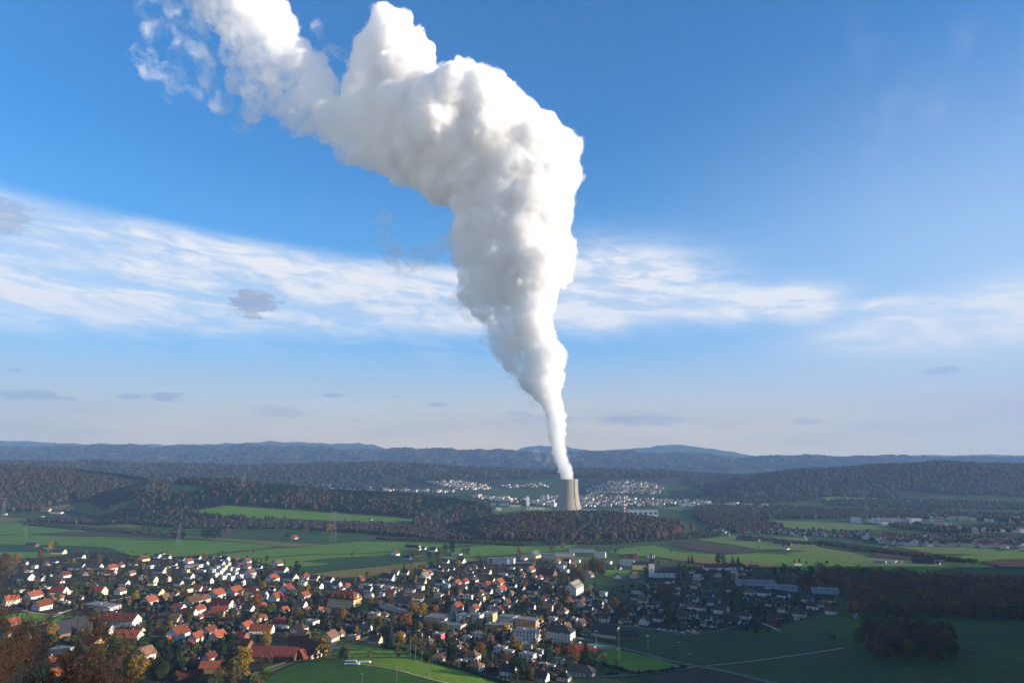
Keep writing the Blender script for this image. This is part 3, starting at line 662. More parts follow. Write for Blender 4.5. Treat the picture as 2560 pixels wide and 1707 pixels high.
# striped stack
def at_dist(px, y): return ray(px, 1200)[0]*y
sx, sy = at_dist(1559, 2720), 2720; base = h1(sx,sy)
ztop = CAM_Z + ray(1559,1236.5)[1]*sy
t = empty('striped_chimney', (sx,sy,base)); tag(t, 'slender chimney in red and white bands beyond the wood right of the cooling tower', 'chimney')
Hh = ztop-base; nb = 13
for k in range(nb):
    r0, r1 = 3.6-.9*k/nb, 3.6-.9*(k+1)/nb; mb = MB(); mb.lathe([(r0,Hh*k/nb),(r1,Hh*(k+1)/nb)], 20); mb.build('red_band' if (nb-1-k)%2==0 else 'white_band', M_red if (nb-1-k)%2==0 else M_white, t)
def hall(name, label, cat, px0, px1, y, depth, h, wall, roof, group=None, base=None, rz=0.0, windows=0, pxoff=0):
    x0, x1 = at_dist(px0,y), at_dist(px1,y); w = x1-x0; cx_ = (x0+x1)/2; b0 = h1(cx_,y)-1 if base is None else base
    t = empty(name, (cx_,y,b0), rz); tag(t, label, cat, group)
    mb = MB(); mb.box(-w/2,-depth/2,-2,w/2,depth/2,h); mb.build('wall', wall, t)
    mb = MB(); mb.box(-w/2-.6,-depth/2-.6,h+.003,w/2+.6,depth/2+.6,h+.9); mb.build('roof', roof, t)
    for k in range(windows):
        mb = MB(); xx = -w/2 + w*(k+.5)/windows; mb.box(xx-w/windows*.3,-depth/2-.12,h*.45,xx+w/windows*.3,-depth/2-.003,h*.75); mb.build('window', M_glass, t)
    return t
M_cream = plain('cream_cladding', (.62,.56,.42)); M_greyroof = plain('grey_roofing', (.22,.23,.25)); M_blueg = plain('blue_grey_cladding', (.30,.38,.46)); M_tan = plain('tan_cladding', (.46,.34,.22))
hall('turbine_hall','long cream power station hall right beside the foot of the cooling tower','industrial hall',1452,1494,2600,60,40,M_cream,M_greyroof,windows=5)
hall('reactor_annex','small tan block with a mast beside the long cream hall','industrial building',1532,1541,2650,16,36,M_tan,M_greyroof)
hall('works_shed','long grey works shed right of the striped chimney above the wood','industrial hall',1566,1640,2780,40,26,M_blueg,M_greyroof,windows=6)
hall('grain_silo','tall white silo block on the plain left of the cooling tower','silo',1316,1323,3350,14,46,M_white,M_greyroof)
hall('warehouse','long low pale warehouse on the green plain left of the cooling tower','warehouse',1316,1360,3150,30,10,M_cream,M_greyroof,windows=4)
hall('warehouse','pale warehouse with red stripe in the works area behind the mixed wood','warehouse',1274,1300,3300,26,9,M_cream,M_greyroof,windows=3)
hall('warehouse','cluster-end white warehouse just above the mixed wood edge','warehouse',1240,1253,3050,24,12,M_white,M_greyroof,windows=2)
hall('warehouse','flat grey warehouse in the works area far left of the tower','warehouse',1228,1272,3420,30,8,M_blueg,M_greyroof,windows=4)
# ---------------------------------------------------------------- houses
WALLC = dict(w=('white',(.62,.61,.585)), c=('cream',(.56,.49,.36)), y=('yellow',(.58,.47,.22)), p=('pink',(.62,.40,.34)), o=('orange',(.62,.27,.10)), b=('timber',(.16,.095,.055)), g=('grey',(.38,.38,.39)), u=('blue grey',(.26,.33,.42)), t=('teal',(.06,.16,.18)), r=('red',(.55,.10,.12)))
ROOFC = dict(o=('orange tiled',(.245,.066,.029)), r=('dark red',(.16,.036,.024)), b=('brown tiled',(.16,.088,.052)), k=('dark grey',(.038,.038,.042)), g=('pale grey',(.26,.245,.20)))
def tilemat(name, c):
    m, nt, b = newmat(name); L = nt.links.new; tc = N(nt,'ShaderNodeTexCoord')
    w = N(nt,'ShaderNodeTexWave', bands_direction='Z', i_Scale=2.2, i_Distortion=.6); L(tc.outputs['Object'], w.inputs['Vector'])
    n = N(nt,'ShaderNodeTexNoise', i_Scale=.7, i_Detail=6, i_Roughness=.7); L(tc.outputs['Object'], n.inputs['Vector'])
    n.inputs['Scale'].default_value = .6
    mr = N(nt,'ShaderNodeMapRange', i_1=.3, i_2=.7, i_3=.55, i_4=1.3); L(n.outputs['Fac'], mr.inputs[0])
    m2 = N(nt,'ShaderNodeMapRange', i_3=.85, i_4=1.05); L(w.outputs['Fac'], m2.inputs[0])
    oi = N(nt,'ShaderNodeObjectInfo'); m3 = N(nt,'ShaderNodeMapRange', i_3=.5, i_4=1.3); L(oi.outputs['Random'], m3.inputs[0])
    a = N(nt,'ShaderNodeMath', operation='MULTIPLY'); L(mr.outputs[0], a.inputs[0]); L(m2.outputs[0], a.inputs[1])
    c_ = N(nt,'ShaderNodeMath', operation='MULTIPLY'); L(a.outputs[0], c_.inputs[0]); L(m3.outputs[0], c_.inputs[1])
    v = N(nt,'ShaderNodeVectorMath', operation='SCALE'); v.inputs[0].default_value = c; L(c_.outputs[0], v.inputs['Scale'])
    L(v.outputs[0], b.inputs['Base Color']); b.inputs['Roughness'].default_value=.8; b.inputs['Specular IOR Level'].default_value=.25
    return m
WM = {k: noisy('plaster_'+n.replace(' ','_'), tuple(x*.88 for x in c), tuple(min(.85,x*1.08) for x in c), .9, .85, 5, rand=.12, spec=.2) for k,(n,c) in WALLC.items()}
RM = {k: tilemat('roof_'+n.replace(' ','_'), c) for k,(n,c) in ROOFC.items()}
M_frame = plain('window_frame', (.70,.69,.66)); M_brick = plain('chimney_brick', (.30,.16,.11)); M_rail = plain('balcony_panel', (.60,.60,.58)); M_door = plain('house_door', (.12,.07,.045))
M_flat = noisy('flat_roof_gravel',(.10,.10,.105),(.20,.195,.185),.5,.9,5,rand=.2)
def win_mesh():
    mb = MB()
    mb.box(-.5,-.06,-.5,.5,.05,.5,0)                    # frame
    mb.box(-.41,-.085,-.43,.41,-.062,.43,1)             # pane
    return mb.mesh('window', M_frame, M_glass)
WIN = win_mesh()
def add_window(parent, x, y, z, rz, w, h):
    o = bpy.data.objects.new('window', WIN); link(o); o.parent = parent; o.location=(x,y,z); o.rotation_euler=(0,0,rz); o.scale=(w,1,h); return o
def slab(mb, p, th):                                    # a roof slab: quad p (counter-clockwise seen from above) with thickness downwards
    v = [Vector(q) for q in p]; d = [q - Vector((0,0,th)) for q in v]; n = len(v)
    mb.add(v+d, [tuple(range(n)), tuple(range(2*n-1,n-1,-1))] + [(i,n+i,n+(i+1)%n,(i+1)%n) for i in range(n)])
HOUSES = []   # records used for the labels
def house(px, py, x, y, rz, L, W, eave, typ, wall, roof, detail=2, name='house', dorm=0, balcony=False, cat='house', group='houses of the village', storeys=None, chim=True, base=None):
    z0 = (min(h1(x+dx,y+dy) for dx,dy in ((0,0),(L*.3,0),(-L*.3,0),(0,W*.35),(0,-W*.35))) if base is None else base)
    zc = h1(x,y)
    z0 = min(z0+.6, zc) - .1
    if name == 'house': name = {'flat':'flat_roof_house','hip':'hip_roof_house'}.get(typ,'gabled_house')
    t = empty(name, (x,y,z0), rz); t['category'] = cat
    wm, rm = WM[wall], RM.get(roof, M_flat)
    hl, hw = L/2, W/2; r_ = random.Random(int(px*7+py*13))
    if typ == 'flat':
        mb = MB(); mb.box(-hl,-hw,-3,hl,hw,eave); mb.build('wall', wm, t)
        mb = MB(); mb.box(-hl-.35,-hw-.35,eave+.003,hl+.35,hw+.35,eave+.38); ro = mb.build('roof', M_flat, t)
        if detail and r_.random() < .6:
            cx_ = r_.uniform(-.6,.6)*hl; mb = MB(); mb.box(cx_-.6,-.5,eave+.383,cx_+.6,.6,eave+1.3); mb.build('roof_vent', M_rail, ro)
        top = eave
    else:
        rise = hw*math.tan(R(40 if typ != 'hip' else 33)); ov = .7; ridge = eave+rise; th=.28
        if typ == 'barn': rise = hw*math.tan(R(42)); ridge = eave+rise
        mb = MB()
        if typ == 'hip':
            mb.box(-hl,-hw,-3,hl,hw,eave)
        else:
            vs = [(-hl,-hw,-3),(hl,-hw,-3),(hl,hw,-3),(-hl,hw,-3),(-hl,-hw,eave),(hl,-hw,eave),(hl,hw,eave),(-hl,hw,eave),(-hl,0,ridge-.02),(hl,0,ridge-.02)]
            mb.add(vs, [(0,1,5,4),(2,3,7,6),(1,2,6,9,5),(3,0,4,8,7),(3,2,1,0),(4,5,9,8),(6,7,8,9)])
        mb.build('wall', wm, t)
        mb = MB(); k = rise/hw; ze = eave - ov*k
        if typ == 'hip':
            ins = min(hw, hl*.75); A=(-hl-ov,-hw-ov,ze+th); B=(hl+ov,-hw-ov,ze+th); C=(hl+ov,hw+ov,ze+th); D=(-hl-ov,hw+ov,ze+th); E_=(-hl+ins,0,ridge+th); F_=(hl-ins,0,ridge+th)
            lo = [(q[0],q[1],q[2]-.2) for q in (A,B,C,D)]
            mb.add([A,B,C,D,E_,F_]+lo, [(0,1,5,4),(1,2,5),(2,3,4,5),(3,0,4),(0,6,7,1),(1,7,8,2),(2,8,9,3),(3,9,6,0),(9,8,7,6)])
        else:
            for s in (-1,1):
                q = [(-hl-ov,s*(hw+ov),ze+th),(hl+ov,s*(hw+ov),ze+th),(hl+ov,0,ridge+th),(-hl-ov,0,ridge+th)]
                slab(mb, q if s < 0 else q[::-1], th)
        ro = mb.build('roof', rm, t)
        if chim and detail:
            cx_ = r_.choice((-.35,.3,.1))*hl; cyy = .18*hw; zt = ridge+.9
            mb = MB(); mb.box(cx_-.38,cyy-.38,ridge-rise*.3,cx_+.38,cyy+.38,zt); mb.box(cx_-.48,cyy-.48,zt+.003,cx_+.48,cyy+.48,zt+.18); mb.build('chimney', M_brick if r_.random()<.6 else M_rail, ro)
        for d in range(dorm):
            fx = -hl + L*(d+.5)/dorm
            for s in (-1,1):
                yb = s*hw*.72; zb = eave + rise*.28+th; mb = MB(); w_ = min(1.5, L/dorm*.35)
                ya, yc = sorted((yb, s*hw*.25)); mb.box(fx-w_/2*1.0, ya, zb-.3, fx+w_/2, yc, zb+1.3); dm = mb.build('dormer', rm, ro)
                mb = MB(); yo = yb + s*.05; mb.box(fx-w_*.38, min(yb+s*.004,yo), zb+.25, fx+w_*.38, max(yb+s*.004,yo), zb+1.05); mb.build('dormer_window', M_glass, dm)
        top = ridge
    # windows on the sides that can be seen from the hill
    vis = []
    for nm, n2, ln, off in (('e',0.0,W,hl),('w',math.pi,W,hl),('s',-math.pi/2,L,hw),('n',math.pi/2,L,hw)):
        a = n2 + rz; facing = -(math.cos(a)*x + math.sin(a)*y)/math.hypot(x,y)
        if facing > .1 or (facing > -.35 and math.cos(a) > .3 and detail > 1): vis.append((nm,n2,ln,off))
    if detail and wall != 'b' or name == 'brown_farmhouse':
        ns = storeys or max(1, round(eave/2.5))
        for nm, n2, ln, off in vis:
            nw = max(1, int(ln/ (2.9 if detail > 1 else 4.2))); nw = min(nw, 9 if detail > 1 else 3)
            c, s_ = math.cos(n2), math.sin(n2)
            for st in range(ns):
                zz = eave*(st+.56)/ns
                for k in range(nw):
                    if r_.random() < .12: continue
                    u = -ln/2 + ln*(k+.5)/nw; xx, yy = c*(off+.02) - s_*u, s_*(off+.02) + c*u
                    add_window(t, xx, yy, zz, n2+math.pi/2, 1.15 if typ != 'flat' else 1.7, 1.35)
            if typ in ('G',) and nm in 'ew':
                for u in ((-.8,.8) if W > 7.5 else (0,)): add_window(t, c*(off+.02)-s_*u, s_*(off+.02)+c*u, eave+rise*.36, n2+math.pi/2, 1.0, 1.2)
        if detail > 1 and vis:
            nm,n2,ln,off = vis[-1]; c, s_ = math.cos(n2), math.sin(n2); u = ln*.33
            mb = MB(); mb.box(-.55,-.1,-.6,.55,.02,2.0); dd = mb.build('door', M_door, t); dd.location=(c*(off+.05)-s_*u, s_*(off+.05)+c*u, .5); dd.rotation_euler=(0,0,n2+math.pi/2)
    if balcony or (detail > 1 and eave > 5 and typ == 'G' and r_.random() < .35 and wall != 'b'):
        for st in range(1, max(2, int(eave/2.7))):
            zz = st*2.7; mb = MB()
            mb.box(hl+.003,-hw*.6,zz-.15,hl+1.3,hw*.6,zz); mb.box(hl+1.22,-hw*.6,zz+.003,hl+1.3,hw*.6,zz+.95); mb.build('balcony', M_rail, t)
    if group: t['group'] = group
    rec = dict(o=t, px=px, py=py, x=x, y=y, r=.5*math.hypot(L,W), wall=wall, roof=roof, typ=typ, size=L*W); HOUSES.append(rec); return t
OCC = []     # occupied spots on the ground: x, y, radius
def free(x, y, r, f=.8):
    return all((x-a)**2+(y-b)**2 > ((r+c)*f)**2 for a,b,c in OCC)
def place_house(px, py, wpx, code, wall, roof, force=False, **kw):
    """px, py: middle of the foot of the house in the photograph; wpx its width in photograph pixels"""
    gx, gy_ = ground_at(px, py); wm = wpx/FPX*gy_*CP*1.02
    r_ = random.Random(int(px*31+py*17)); j = r_.uniform(-7,7)
    base = {'G':-25,'R':64,'F':-4,'flat':-22,'H':-24,'V':88}[code]; ang = base + j + math.degrees(math.atan2(-gx,gy_))*.5
    ratio = r_.uniform(1.12,1.4)
    if code == 'F': ratio = 2.0
    if code in ('R','V'): W_ = wm/(ratio*.42+.906) if code == 'R' else wm
    elif code == 'F': W_ = wm/ratio
    else: W_ = wm/(ratio*.906+.42)
    W_ = max(4.2, min(W_*.90, 14.5)); L_ = W_*ratio
    if code in ('G','flat','H') and wm > 1.6*15: L_ = (wm-W_*.42)/.906
    typ = {'flat':'flat','H':'hip'}.get(code,'G')
    eave = 2.7 if W_ < 6.2 else 3.5 if W_ < 8 else 4.5 if W_ < 11.5 else 5.0
    if typ == 'flat': eave = 3.2 if W_ < 6 else 5.6 if r_.random()<.6 else 3.3
    eave = kw.pop('eave', eave)
    y = gy_ + W_*.5; x = gx*y/gy_
    rad = .5*math.hypot(L_,W_)
    if not force and not free(x, y, rad, .62): return None
    OCC.append((x,y,rad)); d = 2 if gy_ < 960 else 1 if gy_ < 1350 else 0
    return house(px, py, x, y, R(ang), L_, W_, eave, typ, wall, roof, detail=kw.pop('detail', d), **kw)
# ---------------------------------------------------------------- buildings of their own kind
def big(px, py, rz, L, W, **kw):
    gx, gy_ = ground_at(px, py); y = gy_ + W*.5; x = gx*y/gy_; OCC.append((x,y,.5*math.hypot(L,W)*.9))
    return x, y

def landmark(name, label, cat, px, py, rz, L, W, eave, typ, wall, roof, **kw):
    x, y = big(px, py, R(rz), L, W); 
    if 'group' not in kw: kw['group'] = None
    t = house(px, py, x, y, R(rz), L, W, eave, typ, wall, roof, name=name, cat=cat, **kw); t['label'] = label; HOUSES.pop(); return t
# the old school: four storeys, red mansard roof with dormers
def school():
    px, py = P('E', 10, 880); L, W, rz = 34, 17, -20; x, y = big(px,py,rz,L,W); z0 = h1(x,y)-.5
    t = empty('school_house',(x,y,z0),R(rz)); tag(t,'tall yellow old school with a red mansard roof and many dormers','school')
    hl, hw, e = L/2, W/2, 11.0
    mb = MB(); mb.box(-hl,-hw,-4,hl,hw,e); mb.box(-hl-.12,-hw-.12,3.5,hl+.12,hw+.12,3.75); mb.build('wall', WM['y'], t)
    mb = MB(); 
    rings = [(hl+.7,hw+.7,e),(hl+.7,hw+.7,e+.3),(hl-2.0,hw-2.0,e+5.0),(hl-6.5,.35,e+8.3)]
    vs = [(sx*a, sy*b, z) for a,b,z in rings for sx,sy in ((-1,-1),(1,-1),(1,1),(-1,1))]; fs = [(4*k+i,4*k+(i+1)%4,4*k+4+(i+1)%4,4*k+4+i) for k in range(3) for i in range(4)] + [(12,13,14,15),(3,2,1,0)]
    mb.add(vs, fs); ro = mb.build('roof', RM['o'], t)
    for fx, s in [(-12,-1),(-4,-1),(4,-1),(12,-1),(-8,1),(8,1)]:
        mb = MB(); y0 = s*(hw-.2); y1 = s*(hw-3.6); ya, yb = sorted((y0,y1)); mb.box(fx-1.3,ya,e+.7,fx+1.3,yb,e+2.6)
        mb.add([(fx-1.6,ya-.2,e+2.6),(fx+1.6,ya-.2,e+2.6),(fx+1.6,yb+.2,e+2.6),(fx-1.6,yb+.2,e+2.6),(fx,ya-.2,e+4.3),(fx,yb+.2,e+4.3)],[(0,1,4),(3,5,2),(1,2,5,4),(3,0,4,5)])
        d = mb.build('dormer', RM['o'], ro); add_window(d, fx, y0+s*.08, e+1.7, 0 if s<0 else math.pi, 1.5,1.3)
    for s in (-1,1):
        mb = MB(); xo = s*(hl+.05); xa, xb = sorted((xo, s*(hl-4.5))); mb.add([(xa,-3,e+.4),(xb,-3,e+.4),(xb,3,e+.4),(xa,3,e+.4),(xa,0,e+6.2),(xb,0,e+6.2)],[(0,1,5,4),(2,3,4,5),(1,2,5),(3,0,4),(3,2,1,0)]); mb.build('gable_dormer', RM['o'] if s<0 else WM['y'], ro)
    for cx_ in (-6,6):
        mb = MB(); mb.box(cx_-.6,1.2,e+5.5,cx_+.6,2.2,e+10.0); mb.build('chimney', M_brick, ro)
    for st in range(3):
        for k in range(11): add_window(t, -hl+L*(k+.5)/11, -hw-.02, 2.0+3.6*st, 0, 1.4,2.0)
        for k in range(5): add_window(t, hl+.02, -hw+W*(k+.5)/5, 2.0+3.6*st, math.pi/2, 1.4,2.0)
school()
def church():
    px, py = P('G', 1862, 455); gx, gy_ = ground_at(px,py); z0 = h1(gx,gy_)
    OCC.append((gx,gy_,8)); s = gy_/FPX
    t = empty('church',(gx,gy_+3,z0-.3),R(-4)); tag(t,'white village church with clock tower, dark pointed spire and long dark roofed nave','church')
    a = 6.0*s*FPX/ gy_ * 1.0; hw = 67/TS*s/2; ht = 180/TS*s; hs = 325/TS*s
    mb = MB(); mb.box(-hw,-hw,-2,hw,hw,ht); tw = mb.build('tower', WM['w'], t)
    mb = MB(); o = .5; e = hs-ht
    mb.add([(-hw-o,-hw-o,ht),(hw+o,-hw-o,ht),(hw+o,hw+o,ht),(-hw-o,hw+o,ht),(-hw*.45,-hw*.45,ht+e*.42),(hw*.45,-hw*.45,ht+e*.42),(hw*.45,hw*.45,ht+e*.42),(-hw*.45,hw*.45,ht+e*.42),(0,0,hs)],[(0,1,5,4),(1,2,6,5),(2,3,7,6),(3,0,4,7),(4,5,8),(5,6,8),(6,7,8),(7,4,8),(3,2,1,0)])
    mb.build('spire', RM['k'], t)
    for n2 in (-math.pi/2, 0):
        c, q = math.cos(n2), math.sin(n2)
        mb = MB(); pts = [(math.cos(k*math.pi/8)*hw*.42, 0, math.sin(k*math.pi/8)*hw*.42) for k in range(16)]
        mb.add([(p[0],-.08,p[2]) for p in pts]+[(p[0],.05,p[2]) for p in pts],[tuple(range(16))[::-1]]+[(i,(i+1)%16,16+(i+1)%16,16+i) for i in range(16)])
        ck = mb.build('clock_face', M_brick, tw, (c*(hw+.06), q*(hw+.06), ht*.62), n2+math.pi/2)
        mb = MB(); mb.box(-.09,-.13,0,.09,-.09,hw*.34); mb.box(0,-.13,-.08,hw*.25,-.09,.08); mb.build('clock_hand', M_frame, ck)
        for u in (-.35,.35): add_window(t, c*(hw+.02)-q*u*hw, q*(hw+.02)+c*u*hw, ht*.84, n2+math.pi/2, 1.0, 2.6)
    L = 365/TS*s; W = 13; nx = hw+.01
    e = 8.0*1.0; rise = W/2*1.05
    mb = MB(); y0 = -2; mb.add([(nx,y0,-3),(nx+L,y0,-3),(nx+L,y0+W,-3),(nx,y0+W,-3),(nx,y0,e),(nx+L,y0,e),(nx+L,y0+W,e),(nx,y0+W,e),(nx,y0+W/2,e+rise)],[(0,1,5,4),(1,2,6,5),(2,3,7,6),(3,0,4,8,7),(4,5,6,7,8),(3,2,1,0)]); mb.build('nave', WM['w'], t)
    mb = MB(); ov=.5; yc = y0+W/2
    mb.add([(nx+.02,y0-ov,e-.3),(nx+L+ov,y0-ov,e-.3),(nx+L+ov,y0+W+ov,e-.3),(nx+.02,y0+W+ov,e-.3),(nx+.02,yc,e+rise+.3),(nx+L-5,yc,e+rise+.3)],[(0,1,5,4),(1,2,5),(2,3,4,5),(3,0,4),(3,2,1,0)]); mb.build('nave_roof', RM['k'], t)
    for k in range(5): add_window(t, nx+L*(k+.9)/5.6, y0-.02, e*.55, 0, 1.5, 4.2)
    OCC.append((gx+L/2,gy_+6,L*.5))
church()
def barn(name, label, px, py, rz, L, W, eave, wall, roof, **kw): return landmark(name, label, 'barn', px, py, rz, L, W, eave, 'barn', wall, roof, chim=False, detail=0, **kw)
barn('long_barn','long barn with a plain dark red roof beside the meadow road', *P('D',1400,690), -6, 37, 13, 4.5,'b','r')
bb = barn('brick_barn','big brick barn with arched doors, lit gable and steep red roof', *P('D',1830,640), -30, 30, 17, 5.5,'p','r')
mb = MB(); mb.add([(2,-14,-2),(12,-14,-2),(12,-8.6,-2),(2,-8.6,-2),(2,-14,4),(12,-14,4),(12,-8.6,4.2),(2,-8.6,4.2),(7,-14,9.5),(7,-4,9.5)],[(0,1,5,8,4),(1,2,6,5),(3,0,4,7),(4,8,9,7),(5,6,9,8)]); mb.build('side_wing', RM['o'], bb)
for k in (-1,0,1):
    mb = MB(); mb.box(-1.3,-.1,-2,1.3,.06,3); mb.bar((0,-.1,3),(0,.06,3),1.3,n=16); mb.build('arched_door', M_glass, bb, (15.02,k*4.6,.4), math.pi/2)
barn('dark_barn','dark barn with a tan gable between the shaded houses and the courts', *P('H',1235,372), -30, 24, 15, 4.5,'c','k')
barn('open_shed','low flat dark shed against the tan gabled barn', *P('H',1520,392), -12, 20, 9, 4.0,'b','k')
barn('hipped_barn','great dark roofed barn with one orange hip, above the leafless tree', *P('B',930,350), 66, 30, 20, 4.5,'b','k')
landmark('terrace_house','long white house row with dark red roof in the old village','row house',*P('B',1640,215), -12, 38, 13, 6.5,'G','w','r',detail=2, dorm=3)
landmark('terrace_house','wide orange roofed house in front of the long white row','row house',*P('B',1740,425), -8, 24, 12, 4.5,'G','w','o',detail=2, dorm=3)
landmark('gabled_house','tall narrow yellow house with windowed gable beside the barn with orange hip','house',*P('B',1250,590), -28, 17, 11, 8.5,'G','y','r',detail=2)
landmark('half_timbered_house','large white gable with black windows and an orange roof flank','house',*P('D',75,400), 70, 15, 14, 5.8,'G','w','o',detail=2)
landmark('farm_row','long white house with bright orange roof, left half of the orange pair','farm row',*P('D',1225,315), -3, 21, 10, 4.2,'G','w','o',detail=2)
landmark('farm_row','shorter white house with red roof, right half of the orange pair','farm row',*P('D',1510,235), -3, 15, 10, 5.2,'G','w','r',detail=2)
landmark('low_hall','long low flat roofed works hall beside the sloping track','works hall',*P('A',1400,890), -25, 40, 16, 4,'flat','g','k',detail=1)
landmark('gym_hall','cream gymnasium with glazed side and mossy flat roof','gymnasium',*P('F',1290,180), -22, 24, 18, 6.5,'flat','c','k',detail=1)
landmark('school_annex','lower cream hall in front of the glazed gymnasium','school annex',*P('F',1470,250), -22, 26, 12, 4.6,'flat','c','k',detail=1)
landmark('covered_walkway','very long thin flat roof running from old school to gymnasium','walkway',*P('E',690,920), -52, 66, 4.5, 4.6,'flat','g','g',detail=0)
landmark('apartment_block','white apartment block with grey roof and tall balcony front','apartments',*P('G',800,690), 64, 27, 15, 9.5,'G','w','g',detail=2,dorm=5)
landmark('apartment_block','white three storey block with dark hipped roof beside the red court','apartments',*P('H',600,440), -24, 25, 14, 10,'hip','w','k',detail=2)
landmark('apartment_block','white flat roofed block with stacked balconies, near the orange block','apartments',*P('H',150,440), -24, 22, 13, 10.5,'flat','w','k',detail=2,balcony=True)
landmark('apartment_block','orange and brown flat block behind the stacked white balconies','apartments',*P('H',160,250), -24, 22, 12, 9,'flat','o','k',detail=2,balcony=True)
landmark('apartment_block','white flat apartments just right of the gymnasium','apartments',*P('F',1650,185), -24, 13, 12, 9,'flat','w','k',detail=2,balcony=True)
landmark('apartment_block','white flat apartments second from the gymnasium','apartments',*P('F',1800,185), -24, 14, 12, 9.5,'flat','w','k',detail=2,balcony=True)
landmark('apartment_block','pale yellow plain flat block in the white apartment row','apartments',*P('F',1990,165), -24, 12, 12, 9.5,'flat','y','k',detail=2)
landmark('apartment_block','white flat block at the right end of the apartment row','apartments',*P('F',2240,215), -24, 16, 12, 9.5,'flat','w','k',detail=2,balcony=True)
landmark('apartment_block','small orange balcony block below the yellow flat block','apartments',*P('F',2040,285), -24, 14, 10, 6.5,'flat','o','k',detail=2,balcony=True)
landmark('apartment_block','small orange balcony block behind the golden shrub','apartments',*P('F',2190,290), -24, 12, 10, 6.5,'flat','o','k',detail=2,balcony=True)
landmark('apartment_block','pale hipped apartment house just left of the church tower','apartments',*P('G',1720,345), -6, 33, 14, 9,'hip','y','k',detail=1)
landmark('apartment_block','stepped white apartments left of the pale hipped house','apartments',*P('G',1525,290), -15, 26, 14, 9,'flat','w','k',detail=1)
landmark('office_block','long dark grey office with window band at the village edge','office',*P('G',900,112), -8, 58, 16, 7,'flat','g','g',detail=1)
landmark('works_hall','blue white cube hall right of the long office','works hall',*P('G',1150,185), -14, 24, 18, 11,'flat','w','g',detail=0)
landmark('works_hall','teal green flat hall left of the brown yellow hall','works hall',*P('G',430,172), -3, 32, 16, 7,'flat','t','g',detail=0)
landmark('works_hall','flat hall, brown in front with a yellow end','works hall',*P('G',660,172), -10, 42, 16, 8,'flat','c','k',detail=0)
landmark('works_hall','pale hall with low gable at the left end of the works row','works hall',*P('G',250,190), 62, 26, 20, 6,'G','c','g',detail=0)
landmark('works_hall','small bright red flat block behind the stepped apartments','works hall',*P('G',1633,190), -12, 11, 10, 9,'flat','r','k',detail=0)
landmark('works_hall','dark maroon flat block left of the bright red one','works hall',*P('G',1530,188), -8, 18, 12, 8.5,'flat','b','k',detail=0)
landmark('office_block','dark blue glass office under scaffolding at the field edge','office',*P('E',2110,272), -10, 40, 16, 10,'flat','u','g',detail=1)
landmark('office_block','white new block with scaffolding beside the dark blue office','office',*P('E',2250,270), -14, 24, 14, 11,'flat','w','g',detail=1)
landmark('terraced_row','dark roofed white terrace with long windows left of the concrete bell tower','row house',*P('I',380,248), -3, 42, 12, 6,'G','w','r',detail=1)
landmark('terraced_row','second dark red terrace, right of the first and behind the bell tower','row house',*P('I',610,245), -3, 34, 12, 6.5,'G','w','r',detail=1)
landmark('flat_school','long flat dark building with pale roof rim in the shade','school annex',*P('I',925,460), -10, 54, 20, 6,'flat','u','g',detail=1)
landmark('flat_school','shorter flat dark building with pale roof, right of the long one','school annex',*P('I',1280,540), -10, 38, 18, 7,'flat','u','g',detail=1)
landmark('flat_school','flat terraced building in front of the wood edge','school annex',*P('I',1880,570), -14, 32, 16, 6,'flat','u','g',detail=1)
landmark('bungalow','white bungalow with dark hipped roof in front of the football pitch','bungalow',*P('H',880,885), -20, 21, 11, 3.6,'hip','w','k',detail=2)
# concrete bell tower
gx, gy_ = ground_at(*P('I',640,420)); t = empty('bell_tower',(gx,gy_,h1(gx,gy_)-1)); tag(t,'square modern concrete bell tower standing in shaded gardens','bell tower'); OCC.append((gx,gy_,8))
s = gy_/FPX/TS; hh = 135*s; w_ = 36*s
mb = MB(); mb.box(-w_,-w_*.8,0,w_*.2,w_*.8,hh); mb.build('shaft', WM['b'], t)
mb = MB(); mb.box(w_*.2+.01,-w_*.8,0,w_*.42,w_*.8,hh); mb.box(w_*.75,-w_*.8,0,w_,w_*.8,hh); mb.build('pillar', WM['c'], t)
mb = MB(); mb.box(-w_,-w_*.85,hh+.003,w_,w_*.85,hh+3.5*s*5.47); mb.build('cap', WM['c'], t)
# stepped white cube houses
n_ = 0
for k,(cx_,cy_) in enumerate([(550,390),(590,455),(680,375),(652,420),(745,450),(805,500),(800,365),(872,385),(862,432),(920,482),(690,485),(545,428),(610,350),(720,345)]):
    px,py = P('C',cx_,cy_); x,y = big(px,py,0,8,7)
    t = house(px,py,x,y,R(-24),8.5,7.5,7.2 if k%2 else 6.0,'flat','w','g',detail=1,name='cube_house',cat='house',group='stepped white cube houses'); t['landmark']='cube'
